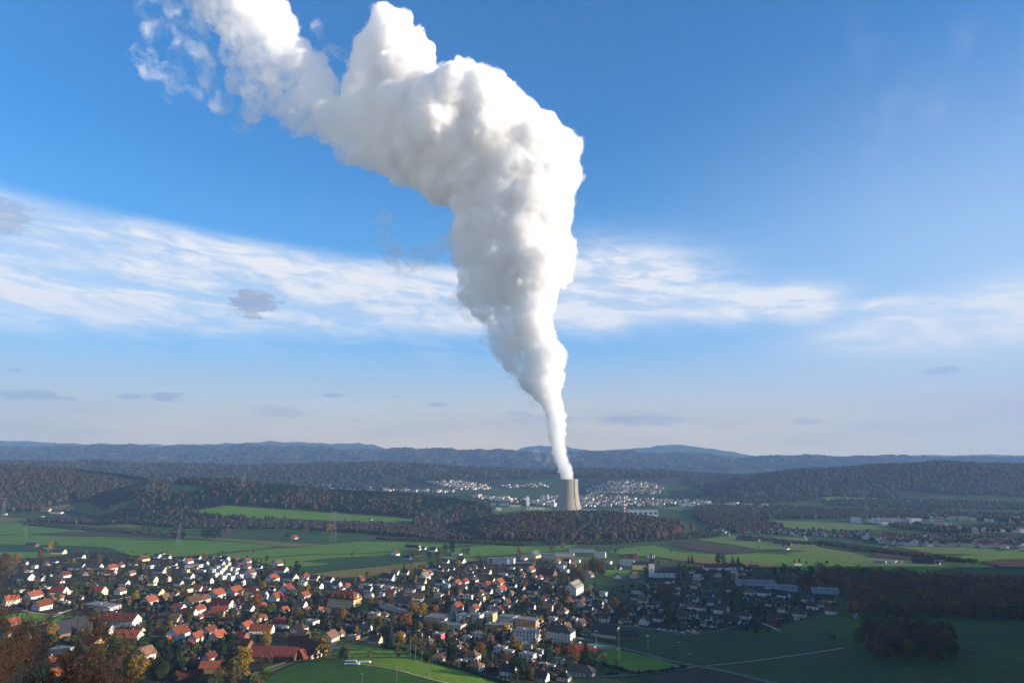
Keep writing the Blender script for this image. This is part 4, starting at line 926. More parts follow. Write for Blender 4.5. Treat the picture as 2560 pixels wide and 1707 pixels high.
# scaffolded orange roof house
t = landmark('new_house','unfinished house wrapped in scaffolding under a bright orange roof','house',*P('A',140,845), 60, 13, 11, 6,'G','c','o',detail=2)
mb = MB()
for zz in (0,2,4,6):
    mb.bar((-7.6,-7.2,zz),(7.6,-7.2,zz),.07,n=4); mb.bar((-7.6,-6.3,zz),(7.6,-6.3,zz),.07,n=4); mb.box(-7.6,-7.15,zz-.05,7.6,-6.35,zz)
for xx in np.linspace(-7.6,7.6,7): mb.bar((xx,-7.2,-1),(xx,-7.2,7.2),.07,n=4); mb.bar((xx,-6.3,-1),(xx,-6.3,7.2),.07,n=4)
mb.build('scaffolding', M_rail, t)
LIST = {
'A':"""430,42,170,G,b,k 640,62,90,G,w,k 800,135,190,G,c,k 1110,200,110,G,w,k 340,282,90,G,w,k 150,252,100,R,w,o 395,387,110,flat,c,k 470,332,90,flat,w,k 340,500,230,G,w,k 560,505,150,G,w,k
880,458,150,R,w,o 1060,352,210,G,w,k 1180,430,100,flat,w,k 1300,352,190,G,c,k 1520,362,150,R,w,o 1510,425,160,G,w,r 1645,317,100,R,w,r 1820,292,110,flat,w,k 1960,232,150,R,y,o 1790,430,110,R,p,b 2050,332,90,flat,w,k
1700,572,140,G,w,k 2070,525,170,G,c,k 2190,400,190,G,c,k 2260,512,150,G,p,k 2300,332,70,flat,y,k 1340,702,240,G,c,r 1640,692,150,R,w,b 2140,712,220,G,y,k 800,705,250,G,w,r 450,762,210,R,w,o 625,692,120,G,w,r
15,835,80,R,w,o 570,905,230,R,w,o 760,805,170,R,w,o 910,822,110,flat,w,k 2040,832,210,R,w,o 2250,792,190,R,b,b 2150,190,110,G,w,k 2280,205,120,G,w,k 1380,410,90,flat,w,k 640,300,100,R,p,b""",
'B':"""170,205,170,R,b,o 580,275,150,R,w,o 235,312,100,G,c,b 100,362,90,G,c,b 365,405,120,G,c,b 1440,335,260,G,w,b 1150,680,120,G,w,r 1040,790,130,G,w,r 1050,965,150,G,w,r 720,905,180,R,b,o 1950,690,300,R,w,b 2170,512,130,R,w,o 2290,432,120,R,w,o 700,700,120,R,b,o 830,620,300,flat,g,k 2120,130,120,G,y,r 2280,140,180,G,g,b 1880,330,200,G,c,r""",
'C':"""140,232,130,G,w,k 225,262,120,R,w,o 350,212,110,G,w,k 440,292,130,G,w,k 530,222,110,G,w,k 640,247,80,G,w,k 725,232,140,G,w,k 660,302,130,G,w,k 570,342,160,flat,w,k 300,322,220,flat,w,k 760,292,90,flat,y,k 390,382,140,flat,w,k 190,392,100,flat,y,k 880,242,110,R,b,b
1020,262,130,R,w,b 930,330,110,R,w,o 1030,335,110,R,w,o 1190,347,100,G,w,k 1180,297,70,flat,w,k 1210,388,80,G,r,k 1440,302,150,R,w,b 1370,512,190,R,w,o 1490,392,190,G,w,r 1610,502,230,G,c,k 1820,482,130,R,w,o 1950,502,150,G,c,k 2150,522,140,G,w,k 1780,572,140,flat,w,k 1590,560,80,G,y,k 1060,432,170,R,w,b
230,472,150,G,w,k 390,492,110,flat,o,k 480,542,170,G,w,k 90,575,130,G,w,k 250,562,120,G,y,k 170,662,220,H,c,k 350,642,140,G,w,r 475,642,110,G,w,r 280,842,250,R,c,b 430,802,180,R,c,b 600,745,240,R,w,o 850,705,250,R,w,o 1090,692,180,G,c,o 690,900,330,G,w,r 660,935,200,F,c,r 370,945,160,R,w,o 900,875,160,R,w,r 1200,762,240,G,w,b
1360,642,110,R,w,r 1505,582,100,G,c,k 1560,675,230,R,w,r 1420,785,200,R,w,o 1530,780,100,R,b,r 1800,752,170,R,c,o 1750,892,210,G,w,k 1840,925,110,R,w,o 2030,932,110,R,w,o 1530,945,140,R,w,o 2000,612,140,G,w,k 2330,622,80,R,w,r 90,930,190,G,w,r 1070,470,130,flat,u,k 930,560,150,G,w,k 960,240,70,G,w,k 2250,590,150,G,w,k 1050,920,160,G,w,k 1240,860,90,R,w,o 40,700,110,R,w,b 30,300,80,G,w,k""",
'D':"""50,162,190,G,c,b 230,112,240,G,w,r 390,112,70,R,w,o 800,152,140,G,w,r 600,100,220,F,c,r 330,432,210,R,w,o 500,345,210,R,w,o 620,412,220,R,c,o 220,525,180,R,w,o 510,692,190,R,w,r 1010,272,190,R,c,o 1140,162,180,R,c,o 1235,132,120,R,w,o 1890,185,250,flat,w,k 1740,302,250,H,w,b 2160,430,250,R,w,b 2310,345,100,R,w,b 560,850,330,F,b,o 330,830,280,G,b,k 1010,520,220,G,b,r 950,420,200,G,b,r 230,960,330,F,b,r 600,985,200,R,c,b 150,985,250,F,b,b 1790,390,200,G,b,b""",
'E':"""700,157,130,R,w,b 860,212,130,G,w,k 940,70,220,G,y,k 1020,82,70,G,w,r 1092,72,70,G,w,k 1220,102,130,G,w,k 1015,162,50,G,w,k 1540,152,150,flat,w,k 1390,262,110,G,w,k 1600,262,150,G,w,b 1330,372,100,G,p,k 1240,362,170,G,w,k 1400,372,80,G,c,k 1690,382,110,G,c,b 1790,342,70,G,w,b 1950,412,150,G,c,b 2290,342,110,flat,w,k 2170,432,150,flat,w,k 2290,452,110,flat,w,k 2010,512,120,G,y,k 2250,542,160,G,w,k
600,502,220,G,w,k 700,422,130,G,w,b 840,420,140,G,c,k 1095,485,180,R,w,g 1175,420,90,R,w,o 1090,400,90,R,w,o 1070,542,130,G,c,k 1310,562,140,G,w,k 1410,502,120,G,w,k 1465,492,80,R,w,b 1540,572,140,R,w,o 1655,545,120,R,w,r 1620,642,140,G,w,b 1755,452,80,G,w,k 1780,525,130,R,w,b 1830,585,120,R,w,r 1870,592,90,R,w,o 1955,602,140,R,w,r 2120,565,170,R,c,o 2150,662,160,R,w,o 230,502,110,R,b,r 40,602,100,R,w,o
290,612,190,flat,w,k 600,642,170,flat,w,k 900,662,170,flat,w,k 480,590,150,flat,w,k 730,640,140,flat,w,k 1040,630,130,flat,w,k 1190,650,120,flat,w,k 330,655,140,G,w,k 345,742,140,flat,w,k 510,732,110,flat,w,k 650,690,140,G,c,r 960,785,270,F,w,b 820,852,280,G,w,k 730,832,110,R,c,b 960,875,170,G,c,b 1265,645,70,flat,c,k 1300,742,160,flat,c,k 1335,822,90,G,w,o 1490,782,110,flat,w,k 1590,752,110,R,c,b 1700,762,140,flat,w,k 1880,782,130,flat,c,k
1870,702,120,R,c,b 2070,815,150,flat,c,k 2140,770,120,G,w,k 1540,915,190,R,w,o 1510,842,90,G,w,k 1780,932,160,R,w,o 1800,882,190,G,c,k 2000,882,150,G,c,k 2140,942,150,R,w,r 2230,832,120,R,c,o 2330,800,100,G,w,k 1480,350,80,G,w,k 1890,350,90,G,w,k 2050,620,130,G,w,k 1400,600,110,flat,u,k 2310,600,120,G,w,k 1970,690,140,G,w,b 1390,700,130,G,b,k 2290,700,90,R,w,b""",
'F':"""410,112,190,flat,y,k 60,112,90,G,p,k 580,162,110,flat,c,k 570,262,90,G,w,k 280,312,230,G,w,k 430,442,200,G,c,k 130,392,180,flat,o,k 750,382,180,H,w,b 1030,352,90,G,y,b 1140,462,180,H,w,b 1850,392,210,flat,w,k 1480,352,150,H,r,b 1550,500,180,H,w,b 1560,545,110,flat,w,k 1300,692,220,H,c,b 1750,690,250,H,w,b 1800,822,250,H,w,b 2250,902,250,G,w,k 2250,645,180,flat,w,k 2240,482,80,flat,w,k 1290,400,180,flat,r,k 60,250,90,flat,r,k 1390,640,100,flat,w,k 2330,390,70,flat,u,k""",
'G':"""105,215,110,R,w,o 570,262,110,R,w,o 130,300,250,flat,b,k 620,332,150,flat,w,k 430,432,250,G,b,r 670,392,130,flat,w,k 780,312,100,R,w,o 200,382,140,R,c,o 100,452,100,R,w,o 250,452,80,R,w,o 330,482,90,R,w,o 425,532,100,R,w,o 100,535,80,R,w,b 240,682,220,G,w,k 70,642,120,G,w,k 235,722,140,H,w,b 110,755,90,R,w,o 390,772,120,R,w,r 560,802,90,R,w,r 210,892,130,G,w,k 440,922,170,G,w,b 490,842,110,G,w,k 725,812,120,R,c,r 900,862,150,R,w,r 870,790,150,H,w,k 640,965,170,H,w,b
1270,272,100,flat,w,k 1405,342,120,R,w,k 1395,472,90,V,w,k 1620,462,130,R,w,b 1000,455,150,R,g,b 1195,802,130,flat,w,k 1200,720,120,flat,w,k 1660,692,180,flat,w,k 1620,762,130,G,w,k 1590,972,140,H,w,k 1640,902,120,G,w,k 1170,942,110,H,y,k 1715,872,80,R,w,b 1940,662,120,G,y,k 2100,542,140,G,w,k 2220,632,60,flat,w,k 2275,852,80,flat,w,k 2010,912,110,G,w,k 2230,985,150,G,w,k 1920,590,100,R,b,r 840,252,100,flat,w,k 700,260,110,G,w,k 30,400,80,R,w,o 595,590,70,G,c,k 480,600,70,G,w,k 1840,190,110,flat,w,k 1460,185,90,flat,b,k""",
'H':"""245,122,110,G,y,k 500,172,150,flat,w,k 690,262,150,R,o,b 890,212,160,R,g,b 650,55,180,H,w,b 1760,192,180,R,w,o 1960,152,190,G,w,k 1520,162,130,H,w,b 1440,172,80,R,w,b 2290,172,80,G,y,k 2150,282,100,G,w,k 380,785,170,flat,c,k 160,690,250,flat,w,k 280,650,150,flat,w,k 350,965,230,G,w,k 660,965,220,H,w,k 580,722,170,flat,w,k 320,590,140,flat,w,k 30,120,90,flat,w,k 800,140,110,flat,w,k 480,800,90,flat,c,k""",
'I':"""30,605,120,G,w,k 80,682,150,G,w,k 40,752,90,G,w,k 290,642,150,G,w,k 350,732,210,G,w,k 280,542,110,H,c,k 575,542,110,G,w,k 840,592,170,H,w,b 1040,602,200,H,w,k 1310,632,190,G,w,k 1640,692,170,G,w,k 1930,702,200,G,y,k 1710,785,180,G,w,k 1960,852,190,G,w,b 1530,892,210,G,c,k 1490,932,80,flat,w,k 950,715,150,H,c,b 1140,752,180,G,c,k 1340,762,130,G,w,k 460,845,230,G,w,k 180,805,160,G,w,k 285,795,100,G,c,k 770,922,220,H,w,k 640,985,180,G,w,k 790,645,80,R,c,k 130,352,130,flat,w,k 900,230,130,F,b,b 140,380,160,flat,w,k 400,340,120,flat,w,k 170,530,90,H,c,k 40,880,90,G,w,k 140,910,70,flat,w,k 2220,720,60,G,w,k 2300,900,80,flat,u,k 60,290,110,H,w,b 830,260,90,G,w,k 660,320,90,G,w,b""",
'J':"""110,232,120,R,c,k 340,155,120,H,w,k 30,215,100,G,w,k 440,105,70,flat,u,k 215,150,60,flat,w,k 1210,140,150,G,b,r 280,60,60,flat,w,k""",
}
for tl, txt in LIST.items():
    for it in txt.split():
        a = it.split(','); cx_, cy_, w_ = map(float, a[:3]); px, py = P(tl, cx_, cy_)
        place_house(px, py, w_/TS, a[3], a[4], a[5])
# the outlying farms and the houses on the plain
for cx_,cy_,w_,c,wl,rf in [(1635,295,36,'G','w','k'),(1700,303,40,'G','c','b'),(1770,308,26,'G','w','k'),(440,640,140,'F','w','b'),(560,676,130,'G','c','b'),(690,705,160,'flat','w','k'),(870,640,44,'G','w','k'),(845,668,40,'R','w','o'),(65,723,50,'flat','w','k'),(520,745,40,'flat','w','k'),(1372,604,24,'flat','w','k')]:
    px, py = cx_/4.9, 1140+cy_/4.9; place_house(px, py, w_/4.9, c, wl, rf, detail=0, group='outlying farmhouses')
for cx_,cy_,w_,c,wl,rf in [(1295,975,120,'R','p','r'),(275,478,40,'R','w','o'),(590,500,90,'flat','w','k'),(1475,325,50,'G','c','b'),(1145,303,70,'flat','w','k'),(2195,755,40,'G','w','k')]:
    px, py = 460+cx_/4.704, 1140+cy_/4.704; place_house(px, py, w_/4.704, c, wl, rf, detail=0, group='outlying farmhouses')
for cx_,cy_,w_,c,wl,rf in [(1105,752,140,'R','w','k'),(1025,665,190,'G','b','k'),(1130,690,150,'G','b','r'),(500,610,240,'G','b','k'),(650,625,150,'G','b','b'),(250,522,40,'G','w','k'),(710,625,30,'flat','c','k')]:
    px, py = 1780+cx_/6.03, 1250+cy_/6.03; place_house(px, py, w_/6.03, c, wl, rf, detail=0, group='outlying farmhouses')
for cx_,cy_,w_,c,wl,rf in [(420,930,130,'flat','w','k'),(520,932,90,'flat','c','k'),(625,925,70,'flat','w','k'),(880,940,300,'G','b','k'),(1080,945,90,'G','w','k'),(240,935,180,'flat','u','k')]:
    px, py = 2160+cx_/5.88, 1250+cy_/5.88; place_house(px, py, w_/5.88, c, wl, rf, detail=0, group='outlying farmhouses')
for (cx_,cy_,w_,c,wl,rf) in [(1330,805,90,'R','p','o')]:
    px, py = 1290+235/TS, 1527-270/TS
N_LISTED = len(HOUSES)
# some more houses that the photograph shows only as roofs between the trees
VILLAGE = pts_of('Z 20,1300 200,1262 480,1276 640,1290 720,1322 830,1332 940,1302 1090,1285 1260,1290 1300,1300 1340,1330 1345,1440 1320,1480 1230,1560 1060,1530 960,1480 700,1440 540,1470 560,1530 160,1520 130,1440 200,1400 40,1392 20,1330')
def inside(px, py, poly):
    c = False; j = len(poly)-1
    for i in range(len(poly)):
        (xi,yi),(xj,yj) = poly[i], poly[j]
        if (yi > py) != (yj > py) and px < (xj-xi)*(py-yi)/(yj-yi)+xi: c = not c
        j = i
    return c
def rand_in(poly):
    xs = [p[0] for p in poly]; ys = [p[1] for p in poly]
    while True:
        p = (rng.uniform(min(xs),max(xs)), rng.uniform(min(ys),max(ys)))
        if inside(*p, poly): return p
n_fill = 0
for _ in range(2500):
    if n_fill >= 60: break
    px, py = rand_in(VILLAGE); gx, gy_ = ground_at(px, py)
    w_ = rng.uniform(9,14)*FPX/gy_
    left = px < 900
    if place_house(px, py, w_, rng.choice(('H','H','flat')), rng.choice('wwwwwcccyp'), rng.choice('obrkkk')) is not None: n_fill += 1
VR = pts_of('Z 1345,1440 1345,1370 1480,1345 1500,1320 1700,1310 1890,1345 1915,1395 1840,1415 1760,1435 1560,1440 1420,1425')
n_fill = 0
for _ in range(600):
    if n_fill >= 26: break
    px, py = rand_in(VR); gx, gy_ = ground_at(px, py)
    if place_house(px, py, rng.uniform(12,17)*FPX/gy_, rng.choice('GHH'), rng.choice('wwwwwc'), rng.choice('kkkkbb')) is not None: n_fill += 1
print('HOUSES', N_LISTED, len(HOUSES), {k:sum(h['typ']==k for h in HOUSES) for k in ('G','hip','flat')})
# ---------------------------------------------------------------- trees
def leafmat(name, c, var=.35):
    m, nt, b = newmat(name); L = nt.links.new
    oi = N(nt,'ShaderNodeObjectInfo'); g = N(nt,'ShaderNodeNewGeometry')
    a = N(nt,'ShaderNodeMapRange', i_3=1-var, i_4=1+var); L(g.outputs['Random Per Island'], a.inputs[0])
    d = N(nt,'ShaderNodeMapRange', i_3=.75, i_4=1.25); L(oi.outputs['Random'], d.inputs[0])
    h = N(nt,'ShaderNodeMapRange', i_3=.485, i_4=.515); L(g.outputs['Random Per Island'], h.inputs[0])
    mm = N(nt,'ShaderNodeMath', operation='MULTIPLY'); L(a.outputs[0], mm.inputs[0]); L(d.outputs[0], mm.inputs[1])
    hs = N(nt,'ShaderNodeHueSaturation'); hs.inputs['Color'].default_value=(*c,1); L(mm.outputs[0], hs.inputs['Value']); L(h.outputs[0], hs.inputs['Hue'])
    L(hs.outputs[0], b.inputs['Base Color']); b.inputs['Roughness'].default_value=.9; b.inputs['Specular IOR Level'].default_value=.1
    return m
LEAF = {k: leafmat('leaves_'+k, c) for k,c in dict(golden=(.22,.14,.018), orange=(.18,.070,.016), russet=(.10,.042,.022), olive=(.075,.070,.020), green=(.035,.055,.016), brown=(.085,.060,.036)).items()}
LEAF['dark'] = leafmat('needles_dark', (.014,.028,.015), .4)
M_bark = noisy('bark', (.05,.038,.028), (.095,.075,.058), 3, .9, 5, spec=.1)
def quads_cloud(r_, blobs, n, size):
    """n small leaf sprays spread over and inside blobs (centre, radii)"""
    w = np.array([np.prod(b[1])**(2/3.) for b in blobs]); w /= w.sum(); which = r_.choice(len(blobs), n, p=w)
    C_ = np.array([b[0] for b in blobs])[which]; Rr = np.array([b[1] for b in blobs])[which]
    d = r_.normal(size=(n,3)); d /= np.linalg.norm(d, axis=1)[:,None]; q = r_.uniform(.55,1.05,(n,1))
    p = C_ + d*Rr*q
    nrm = d + r_.normal(size=(n,3))*.55; nrm /= np.linalg.norm(nrm,axis=1)[:,None]
    a = np.cross(nrm, r_.normal(size=(n,3))); a /= np.linalg.norm(a,axis=1)[:,None]; b = np.cross(nrm, a)
    s = size*r_.uniform(.6,1.35,(n,1))
    V = np.stack([p-a*s-b*s*.7, p+a*s*1.1-b*s*.5, p+a*s*.8+b*s*.8, p-a*s*.7+b*s*.9],1).reshape(-1,3)
    return V, np.arange(4*n).reshape(-1,4)
def broad_crown(seed, n=420, shape='round'):
    r_ = np.random.default_rng(seed); blobs = []
    k = 11
    for i in range(k):
        t = i/(k-1); z = .30+.62*t; rad = .32*math.sin(math.pi*(.18+.72*t))**.8
        if shape == 'tall': rad *= .62; z = .2+.75*t
        a = i*2.4 + r_.uniform(-.5,.5); rr = rad*r_.uniform(.35,.85)
        s = r_.uniform(.11,.19)*(1 if shape != 'tall' else .75)
        blobs.append(((math.cos(a)*rr, math.sin(a)*rr, z), (s*1.15,s*1.15,s*.9)))
    blobs.append(((0,0,.58),(.22,.22,.26)) if shape != 'tall' else ((0,0,.55),(.13,.13,.36)))
    return quads_cloud(r_, blobs, n, .036)
def trunk_mesh(seed, bare=False):
    r_ = random.Random(seed); mb = MB(); mb.bar((0,0,-.08),(0,0,.34),.022,.015,6)
    def br(p, d, l, rad, dep):
        q = p + d*l; mb.bar(p,q,rad,rad*.6,4,cap=False)
        if dep <= 0: return
        for k in range(3 if dep > 1 or not bare else 4):
            e = (d + Vector((r_.uniform(-1,1),r_.uniform(-1,1),r_.uniform(-.1,.8)))*.62).normalized(); br(q, e, l*r_.uniform(.6,.8), rad*.58, dep-1)
    br(Vector((0,0,.33)), Vector((0,0,1)), .17, .014, 4 if bare else 2)
    return mb.mesh('trunk', M_bark)
def conifer_crown(seed, n=46):
    r_ = random.Random(seed); V=[]; F_=[]
    for i in range(n):
        t = (i+.5)/n; z = .10+.88*t; L_ = (.19*(1-t)**.85+.012)*r_.uniform(.75,1.2); m = 7
        for k in range(m):
            a = 2*math.pi*(k+r_.random())/m; c, s = math.cos(a), math.sin(a); w = L_*.36; dz = -L_*r_.uniform(.25,.6); n0=len(V)
            V += [(-s*w*.3,c*w*.3,z+.015),(s*w*.3,-c*w*.3,z+.015),(c*L_+s*w*.5,s*L_-c*w*.5,z+dz),(c*L_*1.12,s*L_*1.12,z+dz*1.15),(c*L_-s*w*.5,s*L_+c*w*.5,z+dz)]; F_.append((n0,n0+1,n0+2,n0+3,n0+4))
    return np.array(V), np.array(F_)
def _mesh(name, vf, mat): return mesh_faces(name, vf[0], vf[1], mat)
CROWN = {}
_base = {('round',s): broad_crown(20+s) for s in range(4)}; _base.update({('tall',s): broad_crown(40+s,320,'tall') for s in range(2)})
for col in ('golden','orange','russet','olive','green','brown','dark'):
    for k,vf in _base.items(): CROWN[(col,)+k] = _mesh('crown', vf, LEAF[col])
def fine_crown(seed):
    r_ = np.random.default_rng(seed); blobs=[((0,0,.55),(.24,.24,.30))]
    for i in range(30):
        t = r_.uniform(0,1); z = .20+.74*t; a = i*2.4; rr = .30*math.sin(math.pi*(.16+.74*t))**.7*r_.uniform(.6,1.0); s = r_.uniform(.06,.12); blobs.append(((math.cos(a)*rr,math.sin(a)*rr,z),(s*1.2,s*1.2,s)))
    return quads_cloud(r_, blobs, 2600, .0155)
for col in ('golden','orange','russet','olive','green','brown','dark'):
    for s in range(2): CROWN[(col,'fine',s)] = _mesh('crown', fine_crown(120+s), LEAF[col])
for s in range(3): CROWN[('dark','spruce',s)] = _mesh('crown', conifer_crown(60+s), LEAF['dark'])
# thin crowns of trees that have lost most of their leaves
for col in ('brown','olive','russet','orange'):
    for s in range(2): CROWN[(col,'bare',s)] = _mesh('crown', broad_crown(80+s, 150), LEAF[col])
TRUNK = [trunk_mesh(s) for s in range(3)]; BARE = [trunk_mesh(10+s, True) for s in range(2)]
STEM = (lambda mb: (mb.bar((0,0,-.06),(0,0,.9),.014,.003,6), mb.mesh('trunk', M_bark))[1])(MB())
TREES = []
KIND = {'round':('broadleaf_tree','tree'),'fine':('broadleaf_tree','tree'),'tall':('narrow_tree','tree'),'spruce':('spruce_tree','tree'),'bare':('bare_tree','tree')}
def tree(x, y, h, col, shape, px=None, py=None, wide=1.0, group=None, z=None):
    s = rng.randrange(4 if shape=='round' else 3 if shape=='spruce' else 2)
    z = h1(x,y) if z is None else z
    t = empty(KIND[shape][0], (x,y,z-.1), rng.uniform(0,6.28)); t.scale = (h*wide,h*wide,h); t['category']='tree'
    obj('trunk', STEM if shape=='spruce' else BARE[s%2] if shape=='bare' else TRUNK[s%3], t)
    if shape in ('round','fine') and col in ('golden','orange','russet'): t.name = 'autumn_tree'
    obj('crown', CROWN[(col,shape,s)], t)
    if group: t['group'] = group
    if px is None: px, py = project(x,y,z)
    TREES.append(dict(o=t, px=px, py=py, col=col, shape=shape, h=h)); return t
def tree_px(px, py, hpx, col, shape, wide=1.0, group='garden and street trees'):
    if shape == 'round' and hpx > 22: shape = 'fine'
    gx, gy_ = ground_at(px, py); h = hpx/FPX*gy_*CP*1.03; OCC.append((gx,gy_,h*.14)); return tree(gx, gy_, h, col, shape, px, py, wide, group)
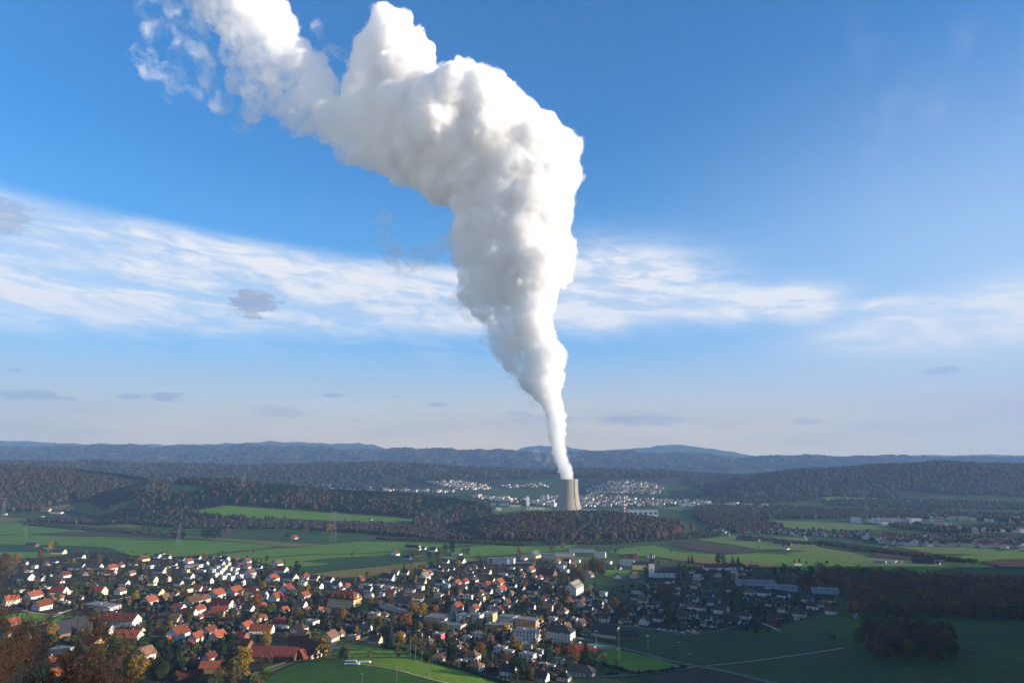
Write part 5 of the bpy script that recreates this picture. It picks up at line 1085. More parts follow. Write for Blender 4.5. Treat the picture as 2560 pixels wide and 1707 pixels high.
# trees one can point at: x, foot, height, colour, form, width factor
TL = {
'A':"""220,290,150,orange,tall,1.4 545,200,110,orange,tall,1.5 680,110,130,golden,tall,1.5 750,90,110,olive,round,1 1450,265,140,dark,spruce,1.4 1300,190,90,dark,spruce,1 1350,270,120,olive,round,1 910,300,110,olive,round,1 1000,290,90,golden,round,1 1080,130,110,brown,bare,1 30,420,280,russet,round,1 120,460,260,brown,round,1 640,540,240,dark,spruce,1.2 500,560,120,brown,round,1 1100,440,120,brown,round,1 1540,480,100,brown,round,1 1920,470,180,dark,spruce,1.5 2300,440,110,brown,round,1 1830,330,140,olive,round,1 780,800,120,green,round,1.1 360,900,140,brown,bare,1 1000,900,100,dark,spruce,1 1400,430,90,olive,round,1 2060,560,90,green,round,1 1760,860,110,golden,round,1 740,520,110,brown,round,1 330,360,90,brown,round,1 570,280,110,green,round,1 1280,620,70,green,round,1 1800,660,120,green,round,1 1180,140,60,brown,round,1""",
'B':"""2020,520,390,dark,spruce,1.3 2260,720,330,dark,spruce,1.6 1480,480,130,golden,round,1.4 1600,660,260,green,round,1.2 1760,640,240,green,round,1.2 700,380,210,golden,round,1 1870,1000,360,golden,round,1.25 1720,1000,330,olive,round,1 2150,980,280,dark,round,1.2 2200,1000,270,green,round,1 1000,340,100,dark,spruce,1.2 700,480,110,brown,bare,1 2300,900,200,dark,round,1 1250,80,70,green,round,1.2 2160,250,120,brown,round,1 850,330,90,green,round,1.2""",
'C':"""430,235,115,golden,tall,1.6 900,190,45,dark,spruce,1.2 1105,240,75,dark,spruce,1 1225,265,75,orange,round,1.1 1030,210,60,russet,round,1.2 1710,420,180,dark,round,.8 1240,640,125,golden,round,1.1 1080,870,180,olive,round,1.1 1160,900,210,orange,round,1 1860,650,95,golden,round,1.3 1740,690,140,olive,round,1.2 1240,500,160,dark,round,1 1400,600,130,green,round,1.2 630,590,110,green,round,1.1 2100,850,200,brown,bare,1.1 1960,840,170,brown,round,1 1350,980,170,olive,round,1.1 1560,990,100,olive,round,1.3 1730,990,110,olive,round,1.2 1620,780,130,green,round,1 1860,560,70,brown,round,1.2 570,280,100,olive,round,1 2230,740,110,brown,bare,1 1380,270,70,dark,spruce,1 1290,290,60,dark,spruce,1 1540,290,80,brown,bare,1 2260,500,60,brown,bare,1 1110,130,60,brown,bare,1""",
'D':"""1290,500,230,golden,round,1 60,850,440,dark,spruce,1.2 790,560,290,dark,round,.9 930,930,380,golden,round,1.2 740,900,250,olive,round,1.1 860,960,300,olive,round,1.1 2060,640,250,golden,tall,1.5 2110,640,200,olive,round,.9 230,160,110,olive,round,1.2 640,150,140,brown,round,1.4 1550,380,90,olive,round,1.3 1960,450,190,olive,round,1 1340,730,150,brown,bare,1.2 1220,720,120,brown,bare,1.2 1110,500,120,brown,bare,1 1170,480,140,dark,tall,1 280,740,110,brown,round,1 2250,250,200,dark,round,1 1450,150,110,olive,round,1.2 1640,690,100,olive,tall,1.2 1680,120,120,brown,round,1.2 2100,130,180,brown,bare,1 1760,110,110,golden,round,1 2340,690,180,dark,round,1.1 2050,270,90,brown,round,1.3""",
'E':"""110,185,85,brown,bare,1 450,250,60,brown,bare,.8 940,200,110,olive,round,1 1170,220,110,green,round,1 1290,220,160,olive,round,.9 1390,120,120,green,round,1 1480,130,150,dark,round,.9 1630,160,110,brown,bare,1 1690,160,140,brown,round,.8 1040,240,110,orange,tall,1 1290,290,100,russet,round,1 1560,330,110,golden,round,1 1840,260,130,brown,bare,1 970,520,160,dark,spruce,1.5 920,500,140,olive,round,1 1090,350,80,golden,round,1 980,560,120,golden,tall,1 370,830,110,golden,round,1.3 430,850,120,olive,round,1.2 430,730,160,dark,round,.8 570,830,150,brown,round,1.2 650,880,130,brown,round,1.3 950,990,190,golden,round,1.2 1070,990,180,golden,round,1.2 1750,620,130,dark,round,1.1 1210,720,140,green,round,1.1 1580,690,70,golden,round,1 1400,860,200,dark,round,1 1130,870,130,green,round,1.2 230,980,200,dark,round,1.2 120,970,120,green,round,1 1960,570,110,brown,round,1 2240,950,110,dark,spruce,1.2 2310,980,120,dark,spruce,1.2 780,650,60,golden,round,1.4 200,660,100,brown,bare,1 1420,950,220,dark,round,.8 1560,420,80,olive,round,1 1900,330,70,green,round,1 2000,380,80,olive,round,1 2090,380,80,green,round,1.1 1190,330,90,dark,round,1.2 310,470,90,olive,round,1""",
'F':"""620,500,350,dark,spruce,1.2 960,340,190,dark,round,1 670,170,140,olive,round,1 820,240,200,russet,round,1.1 880,230,170,orange,round,1 520,260,160,dark,round,1 1010,180,110,dark,spruce,1.4 170,310,100,golden,round,1 780,470,170,golden,round,1.2 960,540,200,olive,round,1.2 1050,600,200,brown,round,1.1 1150,660,110,golden,tall,1 330,650,130,olive,bare,1.5 20,680,190,brown,bare,1.4 1150,260,140,brown,round,1.3 1280,310,160,olive,round,1.4 1370,330,150,olive,round,1.3 1520,690,210,dark,round,1 1440,670,230,dark,spruce,1.2 1290,540,190,dark,tall,1.2 1770,480,170,dark,spruce,1.2 2080,350,120,olive,round,1 2210,300,120,golden,round,1.3 2290,280,90,golden,round,1 2170,560,220,dark,spruce,1.4 1930,420,130,green,round,1.2 2200,760,200,russet,round,1.2 2060,780,190,dark,spruce,1 1700,190,110,green,round,1.2 1850,230,130,green,round,1 1620,230,110,brown,round,1.3 1960,800,110,brown,round,1.3 1720,830,90,olive,round,1.1 2320,470,130,golden,round,1 1200,540,120,olive,round,1.3 1530,760,90,golden,round,1.1 1120,900,60,brown,bare,1 1900,640,130,olive,round,1.2 2300,130,110,brown,round,1 470,180,110,olive,round,1 740,640,140,brown,round,1.1""",
'G':"""45,140,90,golden,round,1.2 1080,430,240,olive,round,.8 1160,430,190,orange,round,.8 1040,420,200,brown,round,.9 830,540,250,brown,round,1 900,560,180,brown,round,1 720,330,110,dark,spruce,1.2 640,500,120,olive,round,1.2 1410,370,110,brown,round,.9 1250,330,90,brown,bare,1 1790,420,140,green,round,1 1880,230,120,dark,spruce,.7 2140,280,90,golden,round,1 1950,320,90,olive,round,1.1 2230,400,130,olive,round,1 2320,440,150,golden,round,.9 1360,120,50,dark,round,1.4 1675,100,50,brown,bare,1 2115,120,60,brown,bare,1 450,690,150,olive,round,1.3 600,700,90,olive,round,1 120,940,160,dark,round,1.2 780,940,120,green,round,1.2 70,820,100,golden,round,1.2 340,850,90,green,round,1 1350,910,170,brown,round,1.2 1240,960,140,brown,round,1.1 2120,720,150,orange,round,1.2 2290,730,110,orange,tall,1.7 1980,740,140,olive,round,1.1 1440,870,110,brown,round,1 1760,700,90,green,round,1.2 1920,810,110,dark,round,1 490,130,150,brown,bare,1 640,70,90,golden,round,1.2 950,380,110,russet,round,1 1080,600,80,green,round,1 250,300,80,golden,round,1 1500,1000,140,brown,round,1.2 1760,985,130,green,round,1 2060,900,110,green,round,1""",
'H':"""660,660,210,dark,round,1 960,770,320,dark,spruce,1.9 810,700,200,orange,round,1 1060,680,130,golden,round,.9 1200,740,150,brown,bare,1.3 1370,760,130,orange,bare,1.3 370,460,240,brown,bare,1.1 1160,190,70,golden,round,1.3 860,250,80,olive,round,1 50,560,150,golden,round,1.1 250,540,150,olive,round,1.1 450,740,200,dark,round,1 240,790,130,russet,round,1.2 410,900,200,dark,spruce,1 600,880,140,brown,bare,1.2 1150,830,110,golden,round,1 1560,890,60,brown,bare,1.1 100,930,260,dark,round,1.1 330,900,90,golden,round,1.2 490,940,80,dark,round,1.4 1080,880,60,olive,round,1.3 1020,280,110,green,round,1.2 210,610,110,dark,spruce,1 20,960,300,dark,round,1 200,950,160,olive,round,1.1 580,520,80,brown,round,1.4 760,520,110,brown,round,1 350,110,60,golden,round,1.2 530,660,90,olive,round,1""",
'I':"""60,150,110,dark,spruce,1.4 10,150,100,dark,spruce,1.2 420,170,140,dark,tall,1.4 490,170,130,green,tall,1.4 615,170,120,dark,spruce,1.4 690,170,120,dark,spruce,1.4 1455,160,55,brown,round,1 1525,160,65,brown,round,1 1620,170,45,green,round,1.1 240,320,60,orange,round,1.1 170,300,60,olive,round,1.1 1310,320,150,dark,round,1.1 1410,340,120,brown,round,1 1500,350,150,green,round,1 1690,340,150,dark,round,1 1620,520,240,olive,round,.9 1760,500,130,golden,round,1 1690,510,180,orange,round,1 1450,430,130,golden,tall,1.2 650,700,190,green,round,1.2 520,690,110,green,round,1 790,500,60,golden,round,1.3 1220,430,110,brown,round,1.2 770,240,70,dark,round,1 960,280,60,orange,round,1.2 1180,310,100,dark,round,1.2 1110,690,100,green,round,1.3 200,500,110,green,round,1 1050,330,80,brown,bare,1 850,340,90,olive,round,1 480,320,90,dark,round,1.1 560,400,110,olive,round,1.2 330,340,110,olive,round,1.2 640,860,90,green,round,1.4 1010,800,120,green,round,1.4 1250,800,110,dark,round,1.4 880,830,100,brown,round,1.2 1500,660,90,green,round,1.2 2130,540,70,golden,round,1 2100,640,90,brown,round,1.2""",
'J':"""1970,385,170,brown,bare,1.3 930,250,130,dark,round,1.2 800,230,100,dark,round,1.3 1240,170,90,russet,round,1.3 1100,230,60,dark,round,1.4 720,200,80,brown,round,1.2""",
}
for tl, txt in TL.items():
    for it in txt.split():
        a = it.split(','); px, py = P(tl, float(a[0]), float(a[1])); tree_px(px, py, float(a[2])/TS, a[3], a[4], float(a[5]))
# trees on the plain and along the wood edges (2352 px wide view)
for px,py,h,col,shp,w in [(405,1240,34,'dark','tall',2.2),(417,1243,26,'dark','round',1),(470,1240,28,'dark','round',1),(487,1240,30,'dark','round',1),(500,1238,26,'dark','round',1),(385,1236,14,'olive','round',1.2),(330,1224,15,'orange','round',1),(345,1225,18,'brown','round',1),(362,1226,14,'brown','round',1),(397,1227,16,'golden','round',1),(560,1222,16,'brown','round',1),(545,1224,14,'brown','round',1),(602,1217,20,'brown','round',1.2),(617,1216,19,'olive','round',1.1),(650,1218,18,'brown','round',1),(700,1224,26,'brown','round',1),(715,1226,14,'dark','round',1),(755,1222,20,'golden','tall',1.6),(805,1218,9,'golden','round',1.2),(838,1222,11,'golden','round',1.2),(862,1223,9,'olive','round',1.1),(520,1233,20,'brown','round',1),(595,1244,12,'brown','round',1.3),(660,1236,12,'dark','round',1.4),
  (1900,1296,9,'dark','round',1.5),(1705,1226,16,'russet','round',1.5),(1762,1222,12,'dark','round',1.2),(1870,1228,17,'brown','round',.9),(1882,1225,13,'brown','round',1),(1742,1262,9,'brown','bare',1.2),(1709,1264,6,'olive','round',1.2),(1994,1225,11,'dark','round',1.4),(2040,1225,7,'brown','round',1.3),(2290,1305,9,'brown','round',1.5),(1590,1222,22,'orange','tall',1.4),(1480,1214,22,'brown','round',1)]:
    tree_px(px*K, py*K, h*K, col, shp, w, 'trees on the plain')
# more trees between the houses
n0 = len(TREES)
VT = VILLAGE; VR = pts_of('Z 1345,1440 1345,1360 1480,1340 1500,1310 1700,1300 1900,1340 1920,1395 1840,1420 1760,1440 1560,1445 1420,1430')
for _ in range(1500):
    if len(TREES)-n0 > 160: break
    px, py = rand_in(VT if rng.random() < .84 else VR); gx, gy_ = ground_at(px, py)
    if not free(gx, gy_, 2.5, .85): continue
    h = rng.uniform(7,14); OCC.append((gx,gy_,2.5))
    shp = rng.choice(['round']*6+['tall','spruce','spruce','bare'])
    col = 'dark' if shp=='spruce' else rng.choice(['brown','olive']) if shp=='bare' else rng.choice(['green','green','olive','olive','brown','brown','russet','golden','orange'])
    tree(gx, gy_, h, col, shp, px, py, rng.uniform(.9,1.3), 'garden and street trees')
BL = pts_of('Z -20,1440 100,1400 200,1420 330,1440 420,1480 640,1500 640,1600 -20,1600')
_n = 0
for _ in range(900):
    if _n > 48: break
    px, py = rand_in(BL); gx, gy_ = ground_at(px, py)
    if not free(gx, gy_, 2.6, .85): continue
    h = rng.uniform(6,13); OCC.append((gx,gy_,2.6)); _n += 1
    tree(gx, gy_, h, rng.choice(['green','olive','brown','dark','brown','dark']), rng.choice(['fine','fine','round']), px, py, rng.uniform(1.0,1.3), 'garden and street trees')
# the little wood that stands alone in the shaded meadow
CL = pts_of('Z 1975,1470 2030,1458 2100,1456 2160,1466 2192,1490 2200,1516 2110,1530 2010,1526 1968,1505')
_cp = [ground_at(*p) for p in CL]; _k = 0
for _ in range(3000):
    q = (rng.uniform(min(p[0] for p in _cp),max(p[0] for p in _cp)), rng.uniform(min(p[1] for p in _cp),max(p[1] for p in _cp)))
    if _k >= 60: break
    if not inside(*q,_cp) or not free(q[0],q[1],2.6,.8): continue
    OCC.append((q[0],q[1],2.6)); tree(q[0],q[1], rng.uniform(12,21), rng.choice(['brown','brown','olive','olive','brown','russet','orange']), rng.choice(['round','fine','fine']), None, None, rng.uniform(.8,1.05), 'trees of the lone copse'); _k += 1
print('TREES', len(TREES), {k:sum(h['shape']==k for h in TREES) for k in KIND})
# ---------------------------------------------------------------- woods that read as one mass
def vcolmat(name, bump=True):
    m, nt, b = newmat(name); L = nt.links.new
    a = N(nt,'ShaderNodeVertexColor'); a.layer_name = 'tint'; g = N(nt,'ShaderNodeNewGeometry')
    n = N(nt,'ShaderNodeTexNoise', i_Scale=.35, i_Detail=4, i_Roughness=.7); L(g.outputs['Position'], n.inputs['Vector'])
    mr = N(nt,'ShaderNodeMapRange', i_1=.3,i_2=.7,i_3=.75,i_4=1.25); L(n.outputs['Fac'], mr.inputs[0])
    v = N(nt,'ShaderNodeVectorMath', operation='SCALE'); L(a.outputs[0], v.inputs[0]); L(mr.outputs[0], v.inputs['Scale']); L(v.outputs[0], b.inputs['Base Color'])
    b.inputs['Roughness'].default_value=.95; b.inputs['Specular IOR Level'].default_value=.05
    return m
M_wood = vcolmat('wood_foliage')
FCOL = dict(b=(.040,.029,.022), g=(.030,.031,.018), d=(.010,.019,.013), o=(.080,.038,.015), y=(.10,.062,.018), r=(.052,.027,.018), p=(.054,.043,.034))
def lump(seed, sub):
    v, f = icos(sub); out = []
    for p in v:
        q = Vector(p); k = 1 + .35*mnoise.noise(q*1.7+Vector((seed*7.1,0,0))) + .22*mnoise.noise(q*4+Vector((0,seed*3.3,0)))
        out.append((q.x*.5*k, q.y*.5*k, .52+q.z*.50*k))
    return np.array(out), f
LUMP = {s: [lump(i, s) for i in range(5)] for s in (1,2)}
def cone_t(seed):
    r_ = random.Random(seed); V=[]; F_=[]
    for i in range(5):
        z0 = .08+.17*i; rr = .24*(1-i*.17); m=6; n0=len(V)
        V += [(math.cos(k*2*math.pi/m+i)*rr*r_.uniform(.75,1.2), math.sin(k*2*math.pi/m+i)*rr*r_.uniform(.75,1.2), z0) for k in range(m)] + [(0,0,min(1,z0+.36))]
        F_ += [(n0+k,n0+(k+1)%m,n0+m) for k in range(m)]
    return np.array(V), np.array(F_)
CONES = [cone_t(i) for i in range(3)]
_lv = quads_cloud
def leafy(seed):
    V,F_ = broad_crown(seed, 110); q = F_
    return V*np.array([1.5,1.5,1.05]), np.concatenate([q[:,[0,1,2]], q[:,[0,2,3]]])
LEAFY = [leafy(200+i) for i in range(4)]
def wood(name, spots, mix, label=None, sub=1, conif=0.0, hr=(15,24), wr=(.8,1.15), seed=1, leafyness=False, cat=None):
    """one mesh of many crowns; spots: ground points"""
    r_ = random.Random(seed); V=[]; F_=[]; C_=[]; n=0
    sx_ = np.array([p[0] for p in spots]); sy_ = np.array([p[1] for p in spots]); zz = height(sx_, sy_)
    keys = list(mix)
    for (x,y), z in zip(spots, zz):
        h = r_.uniform(*hr); a = r_.uniform(0,6.28); c, s = math.cos(a), math.sin(a)
        patch = mnoise.noise(Vector((x*.006, y*.004, seed*3.)))*.5+.5
        if r_.random() < conif*(.25+1.5*patch): v, f = CONES[r_.randrange(3)]; col = 'd'; w = h*1.1
        else:
            v, f = LEAFY[r_.randrange(4)] if leafyness else LUMP[sub][r_.randrange(5)]; w = h*r_.uniform(*wr)*(.9 if leafyness else .78)
            i_ = int((patch*.75 + r_.random()*.4)*len(keys)) % len(keys); col = keys[i_]
        q = np.stack([(v[:,0]*c-v[:,1]*s)*w + x, (v[:,0]*s+v[:,1]*c)*w + y, v[:,2]*h + z - h*.06],1)
        V.append(q); F_.append(f+n); n += len(q); k = r_.uniform(.82,1.2)
        C_.append(np.repeat([[*(np.array(FCOL[col])*k*np.array((2.5,2.1,1.6) if leafyness else (1.14,1.13,1.0))),1]], len(q), 0))
    V = np.concatenate(V); F_ = np.concatenate(F_); C_ = np.concatenate(C_)
    me = mesh_faces(name, V, F_, M_wood, not leafyness and name not in ('garden_shrubs','hedge_growth')); at = me.color_attributes.new('tint','FLOAT_COLOR','POINT'); at.data.foreach_set('color', C_.astype(np.float32).ravel())
    o = obj(name, me); tag(o, label, cat, None, 'stuff'); return o
def scatter_px(spec, n, seed, Kmul=True):
    """ground points whose pixels fall into a polygon of the photograph (even over the picture)"""
    poly = pts_of(spec); st = rng.getstate(); rng.seed(seed); out = []
    for _ in range(n): out.append(ground_at(*rand_in(poly)))
    rng.setstate(st); return out
def scatter_ground(spec, spacing, seed, test=None):
    """ground points spread evenly over the land inside a polygon given in picture pixels of the land"""
    poly = [ground_at(*p) for p in pts_of(spec)]; r_ = random.Random(seed); out=[]
    xs=[p[0] for p in poly]; ys=[p[1] for p in poly]; y = min(ys)
    while y < max(ys):
        x = min(xs)
        while x < max(xs):
            q = (x+r_.uniform(-.45,.45)*spacing, y+r_.uniform(-.45,.45)*spacing)
            if inside(*q, poly) and (test is None or test(*q)): out.append(q)
            x += spacing
        y += spacing*.9
    return out
def slope_wood(u0, u1, y0, y1, spacing, seed, test):
    """land between two bearings (photograph pixels, 2352 wide) and two distances"""
    r_ = random.Random(seed); out=[]; y = y0
    a0, a1 = (u0*K-CX)/FPX, (u1*K-CX)/FPX
    while y < y1:
        x = a0*y
        row = []
        while x < a1*y: row.append((x+r_.uniform(-.45,.45)*spacing, y+r_.uniform(-.45,.45)*spacing)); x += spacing
        if row:
            A = np.array(row); Z = height(A[:,0],A[:,1])
            out += [tuple(p) for p,z in zip(row,Z) if test(p[0],p[1],z)]
        y += spacing*.9
    return out
def pxs(x,y,z): 
    p = project(x,y,z); return p[0]/K, p[1]/K
# the bare brown wood in front of the tower
wood('brown_wood', slope_wood(960,1720,1960,2420,9.0,1,lambda x,y,z: z>5.5), 'bbrpbgrbo', sub=2, conif=.22, hr=(17,26), seed=4)
# mixed wood on the long ridge left of the tower; its field stays open
_f1 = [ground_at(*p) for p in pts_of('Z 420,1176 520,1158 640,1166 760,1174 880,1183 1010,1196 900,1205 760,1199 620,1196 520,1194')]
_f2 = [ground_at(*p) for p in pts_of('Z 340,1092 410,1112 500,1124 440,1134 380,1140 352,1118')]
wood('mixed_wood', slope_wood(330,1320,2380,3050,12.0,2,lambda x,y,z: z>16 and not inside(x,y,_f1) and not inside(x,y,_f2)), 'bgbrpgbd', sub=1, conif=.75, hr=(17,27), seed=9)
# bare beech wood on the hill at the left edge
_f3 = [ground_at(*p) for p in pts_of('Z 60,1180 120,1160 150,1150 165,1132 178,1152 250,1158 330,1162 310,1172 180,1176')]
wood('beech_wood', slope_wood(-160,400,2700,3700,12.0,3,lambda x,y,z: z>24 and not inside(x,y,_f3)), 'bbprbpgb', sub=1, conif=.06, hr=(15,23), seed=6)
# trees along the river, across the middle
wood('riverside_wood', scatter_ground('Z 60,1196 200,1192 430,1186 520,1196 660,1200 860,1204 1020,1212 1200,1222 1290,1226 1290,1244 1180,1242 1000,1240 860,1226 700,1216 600,1214 440,1214 300,1204 150,1203 60,1200',9.5,5), 'bgbgpbro', sub=1, conif=.12, hr=(9,17), seed=12)
wood('river_edge_trees', scatter_ground('Z 1250,1236 1420,1238 1600,1226 1660,1222 1650,1232 1560,1240 1420,1250 1260,1252',11,6), 'bgbgpb', sub=1, conif=.05, hr=(5,11), seed=13)
wood('field_hedgerow', scatter_ground('Z 60,1201 150,1206 250,1216 330,1224 420,1232 420,1236 300,1227 200,1219 100,1210 50,1205',7,7)+scatter_ground('Z 860,1236 1000,1238 1200,1248 1240,1250 1200,1254 1000,1243 880,1240',8,8)+scatter_ground('Z 1880,1244 1990,1258 2100,1272 2200,1286 2250,1290 2240,1294 2100,1279 1980,1265 1880,1250',7,9)+scatter_ground('Z 1700,1232 1760,1236 1880,1248 1870,1252 1760,1244 1700,1238',9,10), 'gdbgg', sub=1, conif=.05, hr=(4,8), wr=(1.,1.5), seed=14)
# woods of the right-hand plain
wood('plain_wood', scatter_ground('Z 1600,1166 1760,1164 1900,1172 2100,1176 2352,1186 2352,1200 2180,1192 2020,1190 1900,1192 1780,1192 1700,1204 1640,1210 1590,1190',15,15)+scatter_ground('Z 1640,1212 1740,1202 1800,1212 1740,1222 1660,1222',13,16), 'bbpbgp', sub=1, conif=.08, hr=(13,21), seed=17)
wood('plain_wood', scatter_ground('Z 2040,1206 2120,1206 2180,1214 2352,1208 2352,1222 2180,1224 2060,1214',16,18)+scatter_ground('Z 1880,1150 2040,1148 2352,1156 2352,1172 2100,1168 1900,1162',22,19)+scatter_ground('Z 1540,1140 1700,1134 1860,1138 1880,1152 1700,1158 1560,1150',24,20), 'bbpgbd', sub=1, conif=.1, hr=(11,18), seed=18)
wood('town_trees', scatter_ground('Z 700,1138 900,1126 1060,1124 1270,1150 1270,1166 1100,1160 900,1146 720,1142',36,21)+scatter_ground('Z 1330,1104 1500,1104 1580,1150 1560,1166 1400,1166 1340,1150',36,22)+scatter_ground('Z 1620,1216 1780,1216 2060,1228 2352,1236 2352,1258 2100,1250 1900,1234 1700,1224',22,23), 'dgbgb', sub=1, conif=.1, hr=(8,14), seed=19)
# woods of the far ridges
wood('ridge_wood', slope_wood(-120,1780,4300,5700,26,24,lambda x,y,z: z>24 and mnoise.noise(Vector((x*.0016,y*.0016,3.)))<.34 and not(930 < pxs(x,y,z)[0] < 1240 and z < 70) and not(1330<pxs(x,y,z)[0]<1580 and z<75)), 'bgdbgpbr', sub=1, conif=.3, hr=(18,27), wr=(1.2,1.7), seed=21)
wood('ridge_wood', slope_wood(1600,2560,3640,4700,22,25,lambda x,y,z: z>14 and mnoise.noise(Vector((x*.0018,y*.0018,8.)))<.42), 'bgdbpbbr', sub=1, conif=.22, hr=(18,26), wr=(1.1,1.5), seed=22)
wood('ridge_wood', slope_wood(-120,2560,8600,11000,80,51,lambda x,y,z: z>60), 'bgdbgpb', sub=1, conif=0, hr=(16,32), wr=(3.4,5.5), seed=41)
# dark wood along the right of the village, on the foot of the spur
BELT = 'Z 1880,1312 1900,1322 1980,1322 2080,1332 2200,1338 2352,1350 2560,1362 2560,1420 2352,1424 2200,1420 2080,1418 2000,1420 1950,1412 1945,1380 1930,1350 1880,1335'
bw = scatter_ground(BELT, 8.0, 26, lambda x,y: free(x,y,3,.7))
wood('wood_edge', bw, 'bgrbogbr', sub=2, conif=.10, hr=(9,20), seed=23, leafyness=True)
# wood that covers the spur beyond the right edge of the picture
def spur_pts():
    out=[]; r_=random.Random(31)
    y=60.
    while y < 1560:
        x = .80*y+40
        while x < 1500:
            q=(x+r_.uniform(-6,6), y+r_.uniform(-6,6)); out.append(q); x += 15
        y += 14
    A=np.array(out); Z=height(A[:,0],A[:,1]); return [q for q,z in zip(out,Z) if z>120]
wood('spur_wood', spur_pts(), 'bgrbgb', sub=1, conif=.2, hr=(16,24), seed=29)
# low garden shrubs and hedges between the houses
sh = []
for poly, n in ((VILLAGE,3900),(VR,650)):
    for _ in range(n):
        px,py = rand_in(poly); gx,gy_ = ground_at(px,py)
        if free(gx,gy_,1.2,.8): sh.append((gx,gy_))
wood('garden_shrubs', sh, 'gdgbgd', sub=1, conif=.06, hr=(1.8,5.2), wr=(1.1,1.9), seed=33)
hd = []
for spec in ('H 1060,700 1300,770 1500,825 1600,858 1640,868','H 1640,865 2000,830 2330,772','H 1240,870 1400,872','D 1060,890 1230,830','F 900,560 1180,700','F 1230,700 1600,800 1900,900 2352,1040','F 1250,712 1650,815 1950,905 2352,1030','F 520,485 700,520 880,550'):
    g = [ground_at(*p) for p in pts_of(spec)]
    for a,b in zip(g,g[1:]):
        n = int(math.hypot(b[0]-a[0],b[1]-a[1])/1.6)
        for k in range(n): hd.append((a[0]+(b[0]-a[0])*k/n+rng.uniform(-.5,.5), a[1]+(b[1]-a[1])*k/n+rng.uniform(-.5,.5)))
wood('hedge_growth', hd, 'dggb', sub=1, hr=(1.4,3.4), wr=(1.2,1.8), seed=34)
# ---------------------------------------------------------------- the town far beyond, and the far village: counted past three hundred, kept as one mass
def town(name, clusters, seed):
    r_ = random.Random(seed); mb = MB(); V=[];
    for spec, n, s0, s1 in clusters:
        for gx, gy_ in scatter_px(spec, int(n*1.6), seed+n):
            L_ = r_.uniform(s0,s1); W_ = L_*r_.uniform(.6,.85); h = L_*r_.uniform(.38,.55); a = R(r_.choice((-25,65,-15,75))+r_.uniform(-12,12)); c,s = math.cos(a),math.sin(a); z = h1(gx,gy_)
            hl,hw = L_/2,W_/2; rise = hw*.8 if r_.random()<.75 and L_<22 else 0
            def tr(p): return (gx+p[0]*c-p[1]*s, gy_+p[0]*s+p[1]*c, z+p[2])
            wi = r_.choices((0,1,2,3),(12,5,2,1))[0]; ri = r_.choices((4,5,6),(5,4,2))[0]
            vs=[(-hl,-hw,-3),(hl,-hw,-3),(hl,hw,-3),(-hl,hw,-3),(-hl,-hw,h),(hl,-hw,h),(hl,hw,h),(-hl,hw,h)]
            mb.add([tr(p) for p in vs],[(0,1,5,4),(1,2,6,5),(2,3,7,6),(3,0,4,7),(4,5,6,7)],wi)
            if rise:
                mb.add([tr((-hl,-hw,h+.01)),tr((hl,-hw,h+.01)),tr((hl,hw,h+.01)),tr((-hl,hw,h+.01)),tr((-hl,0,h+rise)),tr((hl,0,h+rise))],[(1,2,5),(3,0,4)],wi)
                mb.add([tr((-hl-.4,-hw-.4,h+.02)),tr((hl+.4,-hw-.4,h+.02)),tr((hl+.4,hw+.4,h+.02)),tr((-hl-.4,hw+.4,h+.02)),tr((-hl-.4,0,h+rise+.1)),tr((hl+.4,0,h+rise+.1))],[(0,1,5,4),(2,3,4,5)],ri)
            else:
                mb.add([tr((-hl-.3,-hw-.3,h+.01)),tr((hl+.3,-hw-.3,h+.01)),tr((hl+.3,hw+.3,h+.01)),tr((-hl-.3,hw+.3,h+.01)),tr((-hl-.3,-hw-.3,h+.4)),tr((hl+.3,-hw-.3,h+.4)),tr((hl+.3,hw+.3,h+.4)),tr((-hl-.3,hw+.3,h+.4))],[(4,5,6,7),(0,1,5,4),(1,2,6,5),(2,3,7,6),(3,0,4,7)],ri)
    o = mb.build(name, [WM['w'],WM['c'],WM['g'],WM['p'],RM['b'],RM['k'],RM['o']]); tag(o, kind='stuff'); return o
town('distant_town', [('Z 1340,1130 1365,1118 1400,1108 1440,1104 1500,1110 1530,1124 1505,1134 1420,1132 1360,1136',250,12,20),('Z 1332,1140 1400,1140 1480,1146 1560,1150 1560,1158 1420,1164 1334,1164',150,13,26),
 ('Z 1560,1150 1620,1152 1640,1162 1560,1164',22,16,34),('Z 715,1112 780,1116 860,1120 950,1126 1040,1128 1040,1132 900,1128 740,1121',130,12,24),('Z 960,1099 1020,1098 1085,1110 1130,1118 1120,1124 1060,1124 1000,1112',120,12,18),
 ('Z 1080,1138 1180,1148 1280,1158 1280,1164 1160,1154 1080,1144',42,16,40),('Z 1150,1114 1240,1110 1260,1118 1160,1122',24,12,18),('Z 1040,1064 1075,1068 1090,1074 1050,1072',30,13,20),('Z 1240,1138 1285,1140 1285,1148 1240,1146',16,12,22)], 3)
town('distant_village', [('Z 1640,1218 1700,1214 1770,1217 1850,1222 1930,1226 1980,1228 1960,1234 1840,1230 1700,1224 1640,1224',85,11,17),('Z 1960,1230 2050,1238 2120,1240 2200,1240 2352,1240 2352,1262 2250,1258 2120,1256 2020,1248',150,12,22),
 ('Z 1960,1196 2050,1200 2180,1208 2180,1213 2060,1210 1960,1200',16,18,46),('Z 2010,1178 2120,1182 2352,1190 2352,1200 2200,1196 2020,1184',40,14,30),('Z 2130,1214 2352,1216 2352,1224 2150,1222',16,14,24),('Z 1580,1160 1760,1164 1860,1168 1760,1172 1600,1168',16,16,44),('Z 2080,1150 2160,1146 2160,1152 2090,1154',6,12,16)], 5)
